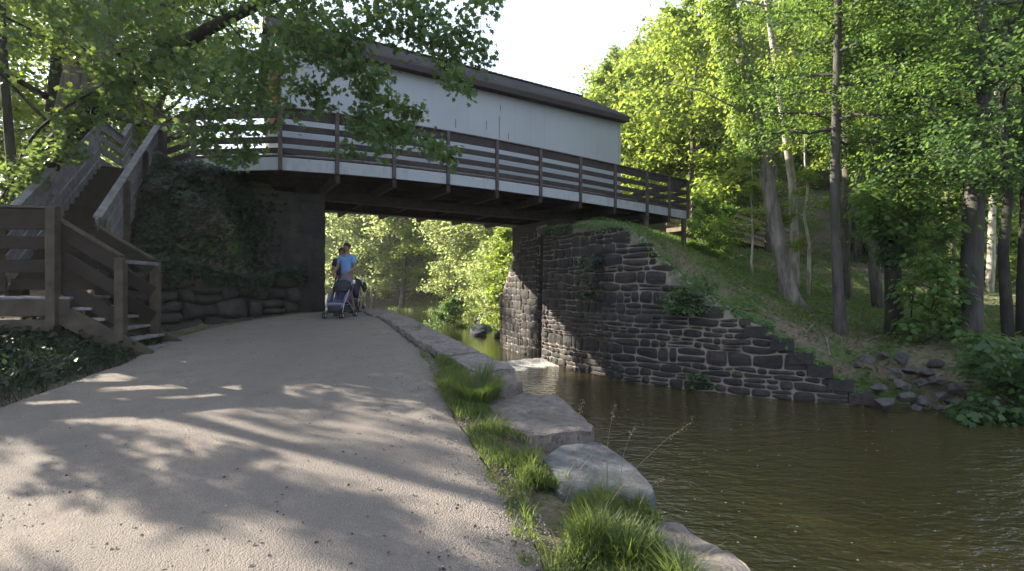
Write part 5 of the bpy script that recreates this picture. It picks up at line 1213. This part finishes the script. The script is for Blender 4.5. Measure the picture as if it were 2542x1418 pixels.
def stroller(label, loc, rz, s, fabric, dark):
    """local frame: front faces -Y, handles at +Y"""
    e = thing('stroller', label, 'stroller', loc, None, rz); e.scale = (s, s, s)
    def p(name, mb, m, par=e, smooth=True):
        me = _me(mb, name); me.polygons.foreach_set('use_smooth', [smooth]*len(me.polygons)); return link(name, me, M[m], par)
    for sx in (-1, 1):
        x = sx*.23
        p('frame', MB().tube([(x, -.40, .12), (x*1.02, -.28, .38), (x*.98, .0, .66), (x, .30, .98), (x, .42, 1.06)], .011), 'metal')
        p('rear_leg', MB().tube([(x*1.02, -.20, .50), (x*1.1, .12, .32), (x*1.15, .34, .10)], .011), 'metal')
        p('handle', MB().tube([(x, .40, 1.045), (x, .48, 1.09), (x*.9, .54, 1.07)], .017), 'rubber')
        for y, r in ((-.42, .075), (.36, .085)):
            xx = x*(1.0 if y < 0 else 1.15)
            for o_ in (-.03, .03):
                w = MB(); ring = [(xx+o_, y+(r-.014)*math.cos(t), r+(r-.014)*math.sin(t)) for t in np.linspace(0, 2*math.pi, 19)]; w.tube(ring, .014, 8, False)
                wh = p('wheel', w, 'rubber'); h_ = MB(); h_.tube([(xx+o_-.008, y, r), (xx+o_+.008, y, r)], r*.55, 14); p('hub', h_, 'metal', wh)
            p('axle_fork', MB().tube([(xx, y, r), (xx, y+.03, r+.08)], .014), 'rubber')
    p('cross_bar', MB().tube([(-.23, .02, .34), (.23, .02, .34)], .009), 'metal'); p('cross_bar', MB().tube([(-.23, -.28, .38), (.23, -.28, .38)], .009), 'metal')
    seat = MB(); vs = []; prof = [(-.36, .26), (-.34, .36), (-.26, .44), (-.10, .42), (.06, .44), (.16, .60), (.26, .84), (.30, .95)]
    for y, z in prof:
        for k, x in enumerate(np.linspace(-.215, .215, 7)): vs.append((x, y+.03*math.cos(x*7), z-.05*math.cos(x*7)*(1 if z < .6 else .4)))
    n7 = 7; seat.add(vs, [(j*n7+i, j*n7+i+1, (j+1)*n7+i+1, (j+1)*n7+i) for j in range(len(prof)-1) for i in range(6)])
    so = p('seat', seat, fabric); md_ = so.modifiers.new('t', 'SOLIDIFY'); md_.thickness = .03; so.modifiers.new('s', 'SUBSURF').render_levels = 1
    for sx in (-1, 1):
        sd_ = MB(); x = sx*.222; sd_.add([(x, -.30, .40), (x, .05, .40), (x, .28, .86), (x, .02, .70), (x, -.22, .56)], [(0, 1, 2, 3, 4)]); so2 = p('side_panel', sd_, fabric); so2.modifiers.new('t', 'SOLIDIFY').thickness = .015
        p('harness_strap', MB().tube([(sx*.09, .20, .80), (sx*.08, .06, .58), (sx*.03, -.02, .48)], .014), 'navy')
    p('footrest', MB().box((0, -.37, .24), Vector((.17, 0, 0)), Vector((0, .02, .10)), Vector((0, .012, 0))), dark)
    bk_ = MB(); bk_.box((0, .08, .22), Vector((.19, 0, 0)), Vector((0, .20, 0)), Vector((0, 0, .075))); p('basket', bk_, dark, smooth=False)
    hd = MB(); vs = []; na, nb_ = 9, 11
    for j in range(na):
        a = R(-8+j*108/(na-1))
        for i in range(nb_):
            t = math.pi*i/(nb_-1); x = -.25*math.cos(t); r = .30*math.sin(t)**.55
            vs.append((x, .24-r*math.cos(a)*1.05, .72+r*math.sin(a)*.95+.0))
    hd.add(vs, [(j*nb_+i, j*nb_+i+1, (j+1)*nb_+i+1, (j+1)*nb_+i) for j in range(na-1) for i in range(nb_-1)]); ho_ = p('canopy', hd, dark); ho_.modifiers.new('t', 'SOLIDIFY').thickness = .012
    for a in (R(20), R(60)):
        p('canopy_rib', MB().tube([(-.252*math.cos(t), .24-.305*math.sin(t)**.55*math.cos(a)*1.05, .72+.305*math.sin(t)**.55*math.sin(a)*.95) for t in np.linspace(0, math.pi, 13)], .008), 'rubber')
    p('cup', MB().tube([(.27, .28, .90), (.27, .28, 1.0)], .032, 12), 'white_bit'); p('parcel_bag', MB().ball((.30, .34, .72), .07, .09, .16), dark)
    return e
def on_path(px, d): p = W(px, 700, d); return (p.x, d, float(zp(d))+.012)
walk = dict(a_elbow=(-.235, -.06, 1.14), a_wrist=(-.20, -.30, 1.02), b_elbow=(.245, -.04, 1.14), b_wrist=(.20, -.30, 1.02), a_knee=(-.10, -.13, .50), a_ankle=(-.10, -.10, .085), b_knee=(.10, -.01, .49), b_ankle=(.10, .16, .105))
lx, ly, lz = on_path(861, 12.45)
person('man with short dark hair, light blue polo shirt and grey shorts pushing a stroller', (lx, ly, lz), R(-12), 1.78, 'shirt', 'shorts', False, walk)
lx, ly, lz = on_path(844, 11.72)
stroller('lilac and navy folding stroller with a black hood pushed in front by the man', (lx, ly, lz), R(-4), .9, 'lilac', 'dark_cloth')
lx, ly, lz = on_path(848, 13.2)
person('person with dark hair in dark clothes walking half hidden behind the man', (lx, ly, lz), R(20), 1.70, 'dark_cloth', 'dark_cloth', True, walk)
lx, ly, lz = on_path(874, 13.0)
stroller('dark stroller mostly hidden behind the man, one wheel sticking out beside him', (lx, ly, lz), R(8), .9, 'dark_cloth', 'dark_cloth')

# ------------------------------------------------------------------ light, sky, camera
AZ, EL = math.atan2(-.90, .43), R(25)
S = Vector((math.sin(AZ)*math.cos(EL), math.cos(AZ)*math.cos(EL), math.sin(EL)))
sl = bpy.data.lights.new('sun', 'SUN'); sl.energy = 5.0; sl.angle = R(.5); sl.color = (1, .90, .74)
so = bpy.data.objects.new('sun', sl); COL.objects.link(so); so.rotation_euler = S.to_track_quat('Z', 'Y').to_euler(); so.location = S*60
w = bpy.data.worlds.new('World'); sc.world = w; w.use_nodes = True; nt = w.node_tree; bg = nt.nodes['Background']
sky = nt.nodes.new('ShaderNodeTexSky'); sky.sky_type = 'NISHITA'; sky.sun_disc = False; sky.sun_elevation = EL; sky.sun_rotation = AZ % (2*math.pi)
sky.air_density = 1.0; sky.dust_density = 1.0; sky.ozone_density = 2.0
veil = mixc(nt, .45, sky.outputs[0], (8.5, 9.4, 11.0))      # thin white cloud veil over the whole sky
nt.links.new(veil, bg.inputs[0]); bg.inputs[1].default_value = .058
cam = bpy.data.cameras.new('camera'); co = bpy.data.objects.new('camera', cam); COL.objects.link(co); sc.camera = co
co.location = (0, 0, EYE); co.rotation_euler = (R(90), 0, 0); cam.sensor_width = 36; cam.lens = 36*FPX/2542; cam.clip_end = 2000; cam.clip_start = .05
sc.view_settings.view_transform = 'Standard'; sc.view_settings.look = 'None'; sc.view_settings.gamma = 1; sc.view_settings.use_curve_mapping = False
sc.view_settings.exposure = 2.15
sc.cycles.max_bounces = 7; sc.cycles.diffuse_bounces = 3; sc.cycles.transmission_bounces = 4; sc.cycles.use_denoising = True
